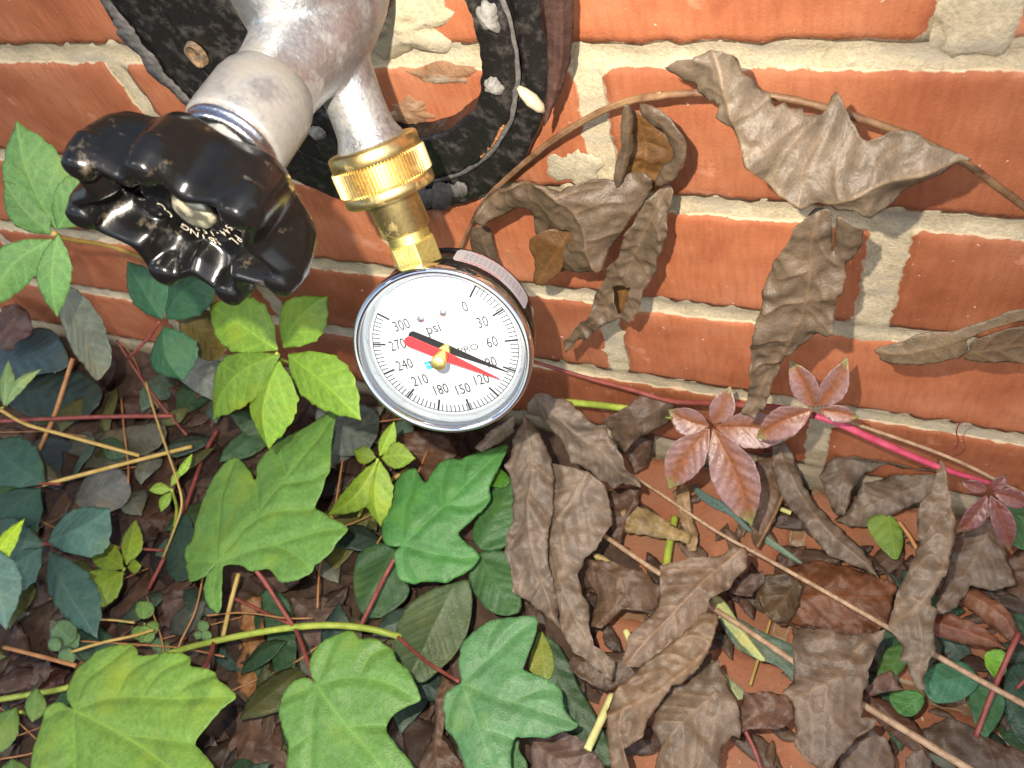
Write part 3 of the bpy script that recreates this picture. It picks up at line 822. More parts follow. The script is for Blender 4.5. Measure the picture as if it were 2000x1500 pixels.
_seed = [0]
def patch(outl, plane, mid=None, veins=(), auto=0, fold=0.0, puff=0.0, ridge=0.0, bend=0.0, cup=0.0, curl=0.0, wave=0.0, wr=0.0, wrs=60, fine=0.0,
          ragged=0.0, soft=1, sp=5.0, tint=(.2, .2, .2), tintfn=None, ref=None, vw=0.00042, holes=(), angle=48, seed=None):
    """one sheet of leaf: outline and veins given where they are seen, laid on a plane of the place and then shaped off that plane"""
    _seed[0] += 1
    sd = seed if seed is not None else _seed[0] * 1.37
    outl = np.asarray(outl, float)
    ref = np.asarray(ref if ref is not None else outl.mean(0))
    p0, n = frame(ref, plane)
    m_px = [np.asarray(q, float) for q in (mid or [outl[0], outl[len(outl) // 2]])]
    a, b = on_plane(*m_px[0], p0, n), on_plane(*m_px[-1], p0, n)
    u = b - a; u -= n * np.dot(u, n); L = np.linalg.norm(u); u /= L; v = np.cross(n, u)
    def to2(q): d = on_plane(q[0], q[1], p0, n) - p0; return np.array([np.dot(d, u), np.dot(d, v)])
    O = np.array([to2(q) for q in outl])
    s = sp * np.linalg.norm(p0 - CAM) / _f
    if soft: O = chaikin(O, soft)
    O = resample(O, s, True)
    if ragged:
        d = np.roll(O, -1, 0) - np.roll(O, 1, 0); nn = np.c_[d[:, 1], -d[:, 0]] / (np.linalg.norm(d, axis=1)[:, None] + 1e-9)
        j = np.array([noise.noise(Vector((q[0] * 300, q[1] * 300, sd))) + 0.6 * noise.noise(Vector((q[0] * 800, q[1] * 800, sd + 3))) for q in O])
        O = O + nn * (j * ragged)[:, None]
    HO = [resample(np.array([to2(q) for q in h]), s, True) for h in holes]
    Mi = np.array([to2(q) for q in m_px]); Mi = np.array(smooth_path(list(Mi), 6)) if len(Mi) > 2 else resample(Mi, s)
    VV = [Mi]
    for q in veins:
        w = np.array([to2(z) for z in q]); VV.append(np.array(smooth_path(list(w), 5)) if len(w) > 2 else resample(w, s))
    if auto:                                                # pinnate side veins off the midrib
        Lm = np.r_[0, np.cumsum(np.linalg.norm(np.diff(Mi, axis=0), axis=1))]
        for i in range(auto):
            for sg in (-1, 1):
                t = (i + 0.55 + 0.22 * (sg > 0)) / (auto + 0.6) * Lm[-1]
                k = min(np.searchsorted(Lm, t), len(Mi) - 1); k = max(k, 1)
                d = Mi[k] - Mi[k - 1]; d /= np.linalg.norm(d) + 1e-12
                an = math.radians(angle) * sg
                path = [Mi[k - 1]]
                for st in range(40):
                    an2 = an * (1 - 0.012 * st)
                    e = np.array([d[0] * math.cos(an2) - d[1] * math.sin(an2), d[0] * math.sin(an2) + d[1] * math.cos(an2)])
                    path.append(path[-1] + e * s)
                path = np.array(path)
                ins = inside(O, path); ins[0] = True
                stop = np.argmax(~ins) if (~ins).any() else len(path)
                path = path[:max(2, int(stop * 0.93))]
                if len(path) > 2: VV.append(path)
    # points
    lo, hi = O.min(0), O.max(0)
    gx = np.arange(lo[0], hi[0], s); gy = np.arange(lo[1], hi[1], s * 0.866)
    grid = np.array([(x + (0.5 * s if j % 2 else 0), y) for j, y in enumerate(gy) for x in gx])
    if len(grid) == 0: grid = np.zeros((0, 2))
    E0, E1 = O, np.roll(O, -1, 0)
    vp = []
    for i, w in enumerate(VV):
        w = resample(w, s)
        d = np.gradient(w, axis=0); d /= np.linalg.norm(d, axis=1)[:, None] + 1e-12; nn = np.c_[-d[:, 1], d[:, 0]]
        ww = vw * (1.5 if i == 0 else 1.0)
        vp += [w, w + nn * ww, w - nn * ww]
    vp = np.vstack(vp); vp = vp[inside(O, vp)]
    if len(vp): vp = vp[seg_dist(vp, E0, E1) > 0.3 * s]
    if len(grid):
        grid = grid[inside(O, grid)]
        if len(grid): grid = grid[seg_dist(grid, E0, E1) > 0.45 * s]
        if len(grid) and len(vp):
            keep = np.ones(len(grid), bool)
            for i in range(0, len(vp), 256):
                keep &= (((grid[:, None, :] - vp[i:i + 256]) ** 2).sum(2).min(1) > (0.5 * s) ** 2)
            grid = grid[keep]
    pts = [O] + HO; nb = len(O)
    edges = [(i, (i + 1) % nb) for i in range(nb)]
    o = nb
    for h in HO: edges += [(o + i, o + (i + 1) % len(h)) for i in range(len(h))]; o += len(h)
    allp = np.vstack(pts + [vp, grid])
    r = delaunay_2d_cdt([Vector((float(q[0]) * 100, float(q[1]) * 100)) for q in allp], edges, [], 0, 1e-6)
    q = np.array([(z[0] / 100, z[1] / 100) for z in r[0]])
    F = np.array([f for f in r[2] if len(f) == 3])
    cen = q[F].mean(1)
    ok = inside(O, cen)
    for h in HO: ok &= ~inside(h, cen)
    F = F[ok]
    used = np.unique(F); remap = -np.ones(len(q), int); remap[used] = np.arange(len(used)); q = q[used]; F = remap[F]
    # orient towards +n
    x = q[F]; ar = (x[:, 1, 0] - x[:, 0, 0]) * (x[:, 2, 1] - x[:, 0, 1]) - (x[:, 1, 1] - x[:, 0, 1]) * (x[:, 2, 0] - x[:, 0, 0])
    F[ar < 0] = F[ar < 0][:, ::-1]
    # fields
    dm = seg_dist(q, Mi[:-1], Mi[1:])
    ds = np.full(len(q), 1e9)
    for w in VV[1:]:
        if len(w) > 1: ds = np.minimum(ds, seg_dist(q, w[:-1], w[1:]))
    dv = np.minimum(dm, ds)
    de = seg_dist(q, E0, E1)
    vein = np.maximum(np.exp(-(dm / (vw * 1.25)) ** 2), 0.75 * np.exp(-(ds / (vw * 0.85)) ** 2))
    t = np.clip((q[:, 0] - Mi[0][0]) / (L + 1e-9), -0.3, 1.3)
    wmax = dm.max() + 1e-9
    h = -fold * dm + puff * np.minimum(dv / 0.004, 1.0) ** 1.5 + ridge * np.exp(-(dv / (vw * 2.2)) ** 2)
    h += bend * ((t - 0.5) ** 2 - 0.08) * L + cup * (dm / wmax) ** 2 * wmax
    if curl: h += curl * np.exp(-de / 0.004)
    if wave: h += wave * np.exp(-de / 0.007) * np.array([noise.noise(Vector((z[0] * 75, z[1] * 75, sd + 2))) + .5 * noise.noise(Vector((z[0] * 190, z[1] * 190, sd + 4))) for z in q])
    if wr or fine:
        nz = np.array([wr * (0.55 * noise.noise(Vector((z[0] * wrs * .7, z[1] * wrs * .7, sd))) + 1.1 * (.28 - abs(noise.noise(Vector((z[0] * wrs, z[1] * wrs, sd + 5))))) + 0.5 * (.28 - abs(noise.noise(Vector((z[0] * wrs * 2.4, z[1] * wrs * 2.4, sd + 8))))))
                       + 0.3 * fine * (0.5 - 2 * abs(noise.noise(Vector((z[0] * 240, z[1] * 240, sd + 9))))) for z in q])
        h = h + nz
    P = p0 + q[:, :1] * u + q[:, 1:] * v + h[:, None] * n
    lf = np.c_[vein, np.clip(t, 0, 1), np.clip(dm / wmax, 0, 1), np.clip(de / 0.004, 0, 1)]
    if tintfn is not None: tn = tintfn(np.clip(t, 0, 1), dm / wmax, de, q)
    else: tn = np.tile(np.array([*tint, 1.0]), (len(q), 1))
    return P, F, lf, tn

def leaf(name, patches, mat, parent=None, thick=0.00022, label=None, cat=None, group=None, kind=None):
    V, F, LF, T = [], [], [], []
    o = 0
    for (P, f, lf, tn) in patches:
        P = P.copy(); P[:, 1] = np.minimum(P[:, 1], -0.0012); P[:, 2] = np.maximum(P[:, 2], 0.0016)   # never through wall or paving
        tn = tn.copy()
        if mat is M['green']: tn[:, :3] = tn[:, :3] * np.array([1.45, 1.30, 1.5])
        elif mat is M['dead']:
            g = tn[:, :3].mean(1, keepdims=True); tn[:, :3] = (tn[:, :3] * .95 + g * .05) * np.array([.60, .565, .53]) * (0.82 + 0.30 * ((_seed[0] * 0.618) % 1.0))
        V.append(P); F.append(f + o); LF.append(lf); T.append(tn); o += len(P)
    ob = mesh_obj(name, np.vstack(V), np.vstack(F), mat, parent, attrs={'lf': np.vstack(LF), 'tint': np.vstack(T)})
    s = ob.modifiers.new('thick', 'SOLIDIFY'); s.thickness = thick; s.offset = -1.0
    tag(ob, label, cat, group, kind)
    return ob

def leaflet_outline(base, tip, w, teeth=7, bow=0.0, wide=0.45, acum=0.55, asym=0.0, tooth=0.055):
    """serrated leaflet outline in the picture's measure: base, tip, full width"""
    base, tip = np.array(base, float), np.array(tip, float)
    d = tip - base; L = np.linalg.norm(d); d /= L; n = np.array([-d[1], d[0]])
    ts = np.linspace(0, 1, 44)
    def prof(t):
        a = np.interp(t, [0, .06, .18, .34, wide, .62, .78, .88, .95, 1], [0.02, .20, .64, .94, 1.0, .92, .60, .31, .11, 0])
        return a
    L1, L2 = [], []
    for t in ts:
        c = base + d * L * t + n * bow * L * math.sin(math.pi * t)
        k = prof(t)
        tth = tooth * w * ((t * teeth) % 1.0) * (1 if 0.36 < t < 0.92 else 0)
        L1.append(c + n * (w * 0.5 * (1 + asym) * k + tth * k ** .3)); L2.append(c - n * (w * 0.5 * (1 - asym) * k + tth * k ** .3))
    mid = [base + d * L * t + n * bow * L * math.sin(math.pi * t) for t in np.linspace(0, .985, 7)]
    return np.array(L1 + L2[::-1][1:]), mid

def leaflet(name, base, tip, w, plane, parent, tint, mat='green', auto=5, fold=0.25, bow=0.0, teeth=7, ref=None, label=None, sp=5.0, wide=0.45, tintfn=None, bend=-0.25, puff=0.0004, tooth=.055, asym=0.0, wr=0.0006):
    o, m = leaflet_outline(base, tip, w, teeth, bow, wide, tooth=tooth, asym=asym)
    p = patch(o, plane, m, auto=auto, fold=fold, bend=bend, puff=puff, wr=wr, wrs=70, soft=0, sp=sp, tint=tint, ref=ref, vw=0.00042, tintfn=tintfn, ragged=0.00012)
    return leaf(name, [p], M[mat], parent, 0.00020, label=label)

def shade(c, k): return tuple(x * k for x in c)

# ------------------------------------------------------------------ dead vine on the wall
DEAD, DEADL, INNER = (0.165, 0.120, 0.078), (0.25, 0.195, 0.135), (0.20, 0.10, 0.030)
dv = empty('dead_vine', tuple(at(900, 500, 'w', 0.008)), 'dry brown dead vine arching over the bricks with curled grey leaves', 'vine')
vp_ = [(893, 500, .006), (925, 428, .008), (950, 388, .009), (1000, 340, .010), (1070, 282, .011), (1150, 231, .012), (1220, 201, .014), (1290, 187, .017), (1380, 181, .018), (1470, 184, .019), (1560, 197, .019), (1650, 222, .019), (1750, 255, .019), (1830, 290, .019), (1890, 322, .020), (1950, 365, .016), (2020, 418, .012), (2120, 500, .008)]
pts = [at(x, y, 'w', k) for x, y, k in vp_]
tube('stem', pts, [.0009, .0010, .0011, .0012, .0011, .0012, .0012, .0011], M['stem_dead'], dv, 10, 0.25)
tube('stem_strand', [p + np.array([0.0006, -0.0004, 0.0014]) for p in pts[1:8]], [.0007, .0008, .0006], M['stem_dead'], dv, 8, 0.3)
L1 = [(1276,157),(1315,132),(1341,130),(1380,113),(1403,120),(1427,136),(1435,158),(1451,167),(1464,188),(1474,202),(1492,204),(1495,220),(1502,232),(1520,222),(1529,233),(1555,238),(1562,249),(1591,256),(1601,246),(1607,230),(1617,220),(1633,240),(1650,262),(1669,285),(1689,295),(1711,285),(1737,272),(1776,266),(1812,282),(1835,295),(1884,314),(1897,321),(1867,331),(1819,360),(1783,373),(1744,412),(1698,438),(1685,431),(1666,422),(1633,415),(1607,405),(1565,409),(1536,396),(1507,376),(1477,347),(1458,324),(1445,295),(1419,259),(1393,240),(1398,214),(1364,214),(1347,207),(1338,188),(1308,178),(1286,170)]
m1 = [(1380,115),(1398,150),(1412,200),(1428,245),(1450,300),(1490,355),(1540,394),(1590,406),(1640,394),(1700,368),(1770,342),(1893,321)]
v1 = [[(1410,195),(1370,185),(1345,200)], [(1428,245),(1470,225),(1490,212)], [(1455,305),(1500,290),(1550,260)], [(1500,365),(1530,310),(1580,262)], [(1560,400),(1565,340),(1600,280),(1615,230)], [(1640,394),(1630,340),(1650,290)], [(1700,368),(1720,320),(1770,285)], [(1640,396),(1680,410),(1700,430)]]
leaf('leaf', [patch(L1, ('w', 0.045, (-.05, -1, .28)), m1, v1, fold=.5, wave=.005, soft=0, wr=.0036, wrs=55, fine=.0006, ragged=.0005, tint=shade(DEADL, .78), ridge=.0005, puff=.0006, curl=-.0012, ref=(1560, 300))], M['dead'], dv, label='long jagged grey leaf folded along its rib, at the upper right of the vine')
L2 = [(1551,439),(1568,424),(1585,410),(1605,405),(1621,408),(1624,440),(1625,470),(1627,492),(1631,470),(1633,440),(1635,415),(1677,431),(1687,442),(1683,473),(1666,498),(1649,520),(1653,537),(1646,557),(1632,571),(1632,593),(1630,613),(1628,641),(1596,655),(1565,672),(1534,688),(1523,722),(1506,750),(1498,783),(1476,806),(1456,803),(1448,795),(1459,781),(1463,750),(1470,730),(1463,722),(1469,702),(1466,669),(1476,624),(1490,590),(1488,568),(1504,534),(1518,498),(1546,459)]
m2 = [(1600,415),(1585,470),(1582,530),(1570,600),(1540,660),(1500,730),(1468,795)]
v2 = [[(1590,440),(1612,490),(1646,520)], [(1583,500),(1605,560),(1630,600)], [(1572,590),(1600,620),(1626,640)], [(1582,520),(1545,530),(1510,545)], [(1574,580),(1535,585),(1495,600)], [(1545,650),(1510,650),(1475,655)], [(1520,700),(1495,705),(1470,715)]]
leaf('leaf', [patch(L2, ('w', 0.044, (.10, -1, .20)), m2, v2, fold=-.2, wave=.005, soft=0, wr=.0045, wrs=48, fine=.0008, ragged=.0004, tint=shade(DEAD, 1.12), ridge=.0007, puff=.0007, curl=-.0010, ref=(1560, 600))], M['dead'], dv, label='brown split leaf hanging tip down below the folded leaf')
# curled cluster left of it
rimR = [(1240,207),(1263,205),(1285,220),(1310,243),(1328,270),(1334,295),(1331,322),(1317,348),(1300,366),(1278,372),(1270,362),(1283,340),(1292,326),(1310,315),(1308,296),(1298,276),(1280,257),(1260,240),(1244,226)]
rimL = [(1220,212),(1233,210),(1241,226),(1239,262),(1241,300),(1231,332),(1216,366),(1207,380),(1200,355),(1205,326),(1217,300),(1213,262)]
back = [(1232,212),(1262,222),(1300,250),(1322,285),(1322,320),(1298,352),(1262,382),(1226,388),(1206,380),(1212,340),(1224,300),(1222,250)]
leaf('leaf', [patch(back, ('w', 0.010, (.1, -1, .1)), [(1240, 212), (1262, 300), (1240, 384)], [[(1245, 240), (1270, 250)], [(1255, 280), (1300, 290)], [(1258, 310), (1225, 330)]], wr=.002, wrs=80, fine=.0006, tint=INNER, ragged=.0003, ridge=-.0006),
             patch(rimR, ('w', 0.024, (-.45, -1, .1)), [(1245, 210), (1320, 275), (1325, 320), (1280, 368)], wr=.0018, wrs=90, fine=.0009, tint=DEAD, ragged=.0003, curl=-.002),
             patch(rimL, ('w', 0.021, (.55, -1, 0)), [(1228, 212), (1226, 300), (1208, 375)], wr=.0014, wrs=90, fine=.0008, tint=shade(DEAD, .9), ragged=.0003, curl=-.002)], M['dead'], dv, label='rolled leaf open like a pouch with an ochre inside')
B = [(925,418),(945,393),(977,372),(1013,361),(1045,360),(1072,370),(1093,379),(1104,372),(1127,367),(1156,369),(1179,380),(1208,380),(1236,375),(1254,388),(1251,411),(1238,436),(1222,449),(1204,474),(1192,492),(1181,506),(1175,531),(1167,534),(1140,543),(1100,557),(1066,563),(1038,556),(1046,544),(1046,530),(1050,512),(1041,486),(1032,484),(1030,470),(1026,444),(1017,426),(1013,421),(1000,424),(968,431),(945,438),(929,437)]
mB = [(927,430),(945,402),(990,372),(1040,363),(1085,386),(1120,420),(1140,455),(1150,500),(1167,531)]
vB = [[(1085,386),(1120,380),(1160,385)], [(1120,420),(1170,410),(1220,420)], [(1146,470),(1180,470),(1200,472)], [(1110,408),(1080,420),(1065,440)], [(1148,482),(1125,490),(1108,497)], [(1030,364),(1030,390),(1050,410)], [(985,374),(985,400),(1000,420)]]
pocket = [(1043,478),(1062,462),(1098,455),(1116,464),(1122,478),(1102,483),(1093,498),(1085,525),(1066,544),(1050,550),(1054,522)]
leaf('leaf', [patch(B, ('w', 0.031, (-.05, -1, .15)), mB, vB, fold=.4, wave=.004, soft=0, wr=.0036, wrs=55, fine=.0008, ragged=.0004, tint=shade(DEAD, .95), ridge=.0007, puff=.0006, curl=-.0012, holes=[pocket], ref=(1090, 450)),
             patch([(1030,470),(1060,448),(1120,448),(1132,480),(1105,500),(1095,535),(1062,556),(1040,556),(1046,515)], ('w', 0.030, (.1, -1, .3)), [(1110, 455), (1050, 552)], wr=.0015, wrs=80, tint=shade(INNER, .8), ragged=.0003)], M['dead'], dv, label='arched curled leaf with a dark brown pocket, right of the gauge')
C = [(1270,384),(1252,396),(1240,430),(1222,448),(1212,480),(1210,498),(1186,520),(1183,540),(1174,558),(1160,580),(1157,600),(1147,618),(1128,636),(1116,652),(1100,668),(1108,682),(1120,673),(1128,662),(1152,650),(1172,630),(1200,618),(1210,612),(1232,614),(1248,600),(1256,576),(1260,558),(1276,536),(1286,516),(1286,490),(1300,470),(1306,444),(1305,418),(1312,400),(1316,370),(1300,366)]
mC = [(1300,372),(1270,430),(1245,480),(1220,540),(1190,590),(1150,630),(1106,676)]
pk2 = [(1196,561),(1216,555),(1234,552),(1226,574),(1220,600),(1211,608),(1202,590)]
leaf('leaf', [patch(C, ('w', 0.024, (.08, -1, .12)), mC, auto=5, fold=-.35, wave=.004, soft=0, wr=.0045, wrs=60, fine=.0010, ragged=.0004, tint=shade(DEAD, .98), ridge=.0006, puff=.0006, curl=-.001, holes=[pk2], ref=(1215, 530)),
             patch([(1186,560),(1216,545),(1240,545),(1236,580),(1226,612),(1205,614),(1192,592)], ('w', 0.012, (0, -1, .2)), [(1225, 550), (1208, 610)], tint=shade(INNER, 1.15), wr=.001)], M['dead'], dv, label='twisted tapering leaf pointing down to the left, beside the rolled leaf')
leaf('leaf', [patch([(921,446),(940,442),(958,452),(963,480),(975,512),(990,540),(955,530),(918,500),(916,470)], ('w', 0.012, (.2, -1, .1)), [(935, 445), (950, 490), (980, 535)], wr=.002, wrs=90, fine=.0006, tint=shade(DEAD, .9), ragged=.0003, fold=.3)], M['dead'], dv, label='small rolled leaf just behind the top of the gauge')
# leaf at the right edge, cracked in two
R1 = [(1704,686),(1718,679),(1744,674),(1763,670),(1784,658),(1800,654),(1840,650),(1869,649),(1882,641),(1912,633),(1944,622),(1968,610),(2000,607),(2050,598),(2050,625),(2000,630),(1968,636),(1930,645),(1905,655),(1887,667),(1890,676),(1893,684),(1884,696),(1870,703),(1853,705),(1832,711),(1792,714),(1760,713),(1733,711),(1717,705),(1719,695)]
R2 = [(1888,690),(1896,682),(1892,672),(1910,660),(1945,648),(1985,638),(2050,630),(2100,640),(2110,700),(2050,712),(2000,711),(1952,708),(1904,706),(1878,704)]
rl = leaf('dead_leaf', [patch(R1, ('w', 0.033, (0, -1, .35)), [(1706, 687), (1760, 690), (1820, 680), (1885, 660), (2040, 612)], [[(1800,684),(1815,660)],[(1840,676),(1860,655)],[(1780,688),(1790,710)],[(1820,680),(1840,706)],[(1850,670),(1868,700)]], wr=.0012, wrs=70, fine=.0005, ragged=.0003, tint=(.20, .145, .085), ridge=.0004, curl=-.0008),
                       patch(R2, ('w', 0.030, (.1, -1, .3)), [(1890, 690), (2000, 675), (2100, 670)], auto=4, wr=.0012, wrs=70, fine=.0005, ragged=.0003, tint=(.17, .115, .065), ridge=.0004)], M['dead'], label='brown dry leaf with a dark crack lying against the bricks at the right edge', cat='leaf')
centre_origin(rl)
# strap of dried bark-like leaf by the flange
st_ = leaf('dead_leaf', [patch([(1064,-130),(1112,-130),(1120,0),(1121,36),(1117,92),(1111,132),(1100,168),(1080,213),(1064,245),(1060,240),(1070,179),(1070,112),(1066,56),(1062,0)], ('w', 0.016, (.3, -1, 0)), [(1092, -128), (1097, 20), (1094, 130), (1064, 243)], [[(1080,-128),(1084,40),(1082,170)]], wr=.002, wrs=60, fine=.0006, ragged=.0004, tint=(.095, .05, .042), ridge=.0006, fold=.3, ref=(1090, 60))], M['dead'], label='purplish brown dried strap leaf along the right edge of the black flange', cat='leaf')
centre_origin(st_)

# ------------------------------------------------------------------ red creeper at the wall's foot
rc = empty('red_creeper', tuple(at(1060, 712, 'w', .01)), 'young red creeper with a bright pink stem trailing along the wall foot', 'vine')
k = .022
rp = [(1040, 706), (1150, 739), (1230, 760), (1310, 783), (1380, 787), (1440, 790), (1500, 794), (1545, 801), (1592, 812), (1640, 828), (1700, 855), (1780, 890), (1850, 918), (1935, 944)]
tube('stem', [at(x, y, 'w', .010 + .020 * min(1, i / 7)) for i, (x, y) in enumerate(rp[:9])], [.0010, .0014, .0016], M['stem_red'], rc, 10)
tube('stem', [at(x, y, 'w', .031) for x, y in rp[8:]], [.0013, .0017, .0015, .0010], M['stem_pink'], rc, 10)
def redtint(t, w, de, q):
    t, w = t[:, None], np.clip(w, 0, 1)[:, None]
    mid = np.array([[.175, .062, .018]]); edge = np.array([[.20, .115, .105]]); tipc = np.array([[.16, .20, .07]])
    nzv = np.array([[noise.noise(Vector((z[0] * 180, z[1] * 180, 3.0)))] for z in q])
    c = mid + (edge - mid) * np.clip(w * 1.5 + 0.3 * nzv, 0, 1)
    c = c + (tipc - c) * np.clip((t - .80) * 5, 0, 1)
    return np.c_[c, np.ones(len(c))]
def darkred(t, w, de, q):
    c = redtint(t, w, de, q); c[:, :3] *= np.array([.62, .40, .42]); return c
def compound(cx, cy, plane, specs, tf, sp=4.0):
    cl = empty('compound_leaf', None, parent=rc)
    for (bx, by, tx, ty, w, bow, fold) in specs:
        leaflet('leaflet', (bx, by), (tx, ty), w, plane, cl, (.4, .15, .12), 'red', auto=7, fold=fold, bow=bow, ref=(cx, cy), tintfn=tf, sp=sp, puff=.0012, bend=-.2, tooth=.03)
    return cl
compound(1390, 833, ('w', .034, (.05, -.75, .66)), [(1386, 833, 1303, 801, 52, -.04, -.3), (1391, 829, 1427, 754, 48, .05, -.3), (1396, 836, 1551, 855, 70, -.07, -.4), (1390, 838, 1468, 1032, 88, -.06, -.3), (1386, 838, 1305, 958, 72, .06, -.3)], redtint)
compound(1592, 800, ('w', .040, (.02, -.85, .5)), [(1590, 798, 1541, 703, 52, .06, -.4), (1595, 797, 1656, 699, 50, .05, -.4), (1588, 802, 1475, 858, 60, .08, -.4), (1598, 802, 1680, 816, 34, -.06, -.4)], redtint)
compound(1933, 963, ('w', .040, (.02, -.7, .7)), [(1930, 960, 1873, 942, 24, .05, -.3), (1935, 958, 1966, 925, 26, .03, -.3), (1938, 963, 2016, 988, 36, -.05, -.3), (1930, 966, 1866, 1042, 40, -.05, -.35), (1934, 967, 1972, 1080, 44, -.06, -.35)], darkred)
tv = tube('dry_twig', [at(x, y, 'w', .024) for x, y in [(1630, 815), (1700, 838), (1770, 862), (1838, 887), (1900, 914), (1950, 940), (2040, 985)]], .00085, M['stem_tan'], None, 8)
tag(centre_origin(tv), 'thin tan twig running beside the pink stem at the wall foot', 'twig')
td = tube('tendril', [at(x, y, 'w', .020) for x, y in [(1838, 890), (1852, 880), (1865, 876), (1872, 862), (1868, 845), (1872, 830), (1882, 823)]], .0003, M['stem_red'], None, 6)
tag(centre_origin(td), 'fine red brown tendril rising from the tan twig', 'tendril')

# ------------------------------------------------------------------ trailing vine with broad three-lobed leaves
GB, GM, GD, GT = (.145, .265, .030), (.085, .20, .035), (.030, .085, .030), (.055, .13, .065)
tvn = empty('trailing_vine', tuple(at(350, 1300, 'h', 0.0)), 'green trailing vine with broad lobed leaves along the bottom left', 'vine')
st = [(-40, 1372), (60, 1356), (130, 1343), (230, 1310), (350, 1270), (420, 1252), (500, 1236), (575, 1225), (650, 1221), (720, 1228), (775, 1242), (850, 1262)]
hts = [.040, .040, .040, .040, .045, .048, .050, .050, .048, .044, .038, .02]
tube('stem', [at(x, y, 'h', z) for (x, y), z in zip(st, hts)], [.0016, .0017, .0018, .0017], M['stem_green'], tvn, 10, .1)
M1 = [(424,1096),(410,1118),(397,1130),(360,1136),(358,1115),(348,1080),(350,1060),(365,1050),(370,1010),(385,960),(400,930),(420,900),(450,881),(462,895),(475,908),(485,921),(489,935),(496,928),(493,908),(510,880),(540,855),(580,835),(620,815),(658,793),(648,830),(642,862),(644,890),(635,920),(625,950),(612,975),(604,988),(630,1000),(655,1015),(663,1022),(655,1040),(640,1055),(636,1068),(615,1090),(597,1098),(590,1112),(570,1125),(550,1132),(535,1134),(525,1115),(515,1108),(500,1112),(485,1115),(470,1102),(445,1102),(433,1104),(432,1150),(425,1185),(415,1198),(400,1180),(394,1155),(405,1122)]
c1 = (424, 1098)
V1 = [[c1, (530, 1060), (620, 1030), (660, 1023)], [c1, (420, 1030), (425, 960), (448, 885)], [c1, (380, 1095), (355, 1090)], [c1, (415, 1150), (414, 1192)], [(505,1000),(495,950),(490,940)], [(550,945),(600,935),(635,915)], [(560,930),(545,890),(545,860)], [(475,1035),(530,1000),(600,990)], [(530,1060),(570,1080),(590,1105)]]
leaf('leaf', [patch(M1, ('h', .078, (-.25, -.10, 1)), [c1, (500, 1008), (580, 905), (654, 798)], V1, fold=.10, puff=.0012, wr=.0022, wrs=28, tint=GM, soft=1, ragged=.00045, curl=-.0012, ref=(500, 1000), vw=.00045)], M['green'], tvn, label='three-lobed green leaf with a small hole, below the bright sprig')
M2 = [(786,1063),(770,1070),(752,1065),(742,1040),(748,1000),(760,950),(775,922),(790,913),(805,905),(815,925),(830,944),(838,925),(855,900),(878,889),(893,897),(920,885),(960,875),(995,863),(985,890),(975,915),(960,940),(955,955),(958,970),(945,990),(925,1010),(900,1032),(891,1042),(905,1055),(922,1068),(935,1080),(925,1100),(905,1117),(885,1125),(870,1136),(845,1134),(820,1135),(805,1140),(790,1135),(775,1128),(772,1110),(768,1085),(775,1073)]
c2 = (786, 1063)
leaf('leaf', [patch(M2, ('h', .062, (.10, -.12, 1)), [c2, (850, 1002), (920, 935), (992, 866)], [[c2, (787, 1000), (800, 950), (806, 908)], [c2, (840, 1078), (900, 1085), (932, 1081)], [c2, (785, 1110), (800, 1136)], [(868,985),(920,985),(950,968)], [(862,990),(860,940),(875,895)], [(900,955),(905,910),(895,900)]], fold=.14, puff=.0012, wr=.0016, wrs=35, tint=(.045,.16,.035), ragged=.00045, curl=-.001, ref=(850, 1010))], M['green'], tvn, label='deep green lobed leaf whose long tip points up under the gauge')
M3 = [(146,1388),(132,1370),(128,1350),(135,1330),(148,1300),(165,1290),(185,1272),(205,1262),(230,1258),(255,1254),(265,1268),(268,1281),(300,1273),(340,1271),(358,1275),(365,1290),(365,1298),(390,1300),(412,1310),(420,1325),(440,1338),(457,1358),(440,1375),(420,1395),(400,1420),(385,1440),(376,1450),(395,1470),(415,1490),(422,1512),(430,1550),(380,1610),(250,1640),(120,1620),(50,1580),(55,1500),(65,1450),(75,1415),(80,1390),(95,1373),(115,1371),(132,1380)]
c3 = (146, 1388)
leaf('leaf', [patch(M3, ('h', .085, (-.12, -.02, 1)), [c3, (230, 1430), (330, 1500), (420, 1590)], [[c3, (220, 1362), (330, 1362), (453, 1358)], [c3, (170, 1330), (215, 1290), (250, 1258)], [c3, (143, 1450), (142, 1530), (150, 1610)], [c3, (115, 1385), (85, 1400)], [(225,1362),(250,1310),(300,1276)], [(275,1360),(310,1310),(360,1280)], [(330,1362),(365,1330),(410,1312)], [(240,1435),(300,1440),(370,1450)], [(143,1480),(100,1510),(70,1520)]], fold=.06, puff=.0014, wr=.0026, wrs=24, tint=(.12,.245,.035), ragged=.00045, curl=-.0012, ref=(250, 1400), vw=.0005)], M['green'], tvn, label='largest pale green lobed leaf in the bottom left corner')
M4 = [(617,1337),(605,1315),(603,1290),(615,1265),(640,1245),(670,1230),(690,1232),(700,1247),(725,1243),(750,1255),(770,1275),(772,1290),(795,1305),(808,1330),(823,1368),(800,1375),(775,1390),(755,1410),(752,1425),(770,1450),(800,1485),(820,1520),(830,1580),(700,1640),(560,1600),(555,1500),(560,1450),(545,1410),(540,1385),(550,1350),(575,1325),(600,1322)]
c4 = (617, 1337)
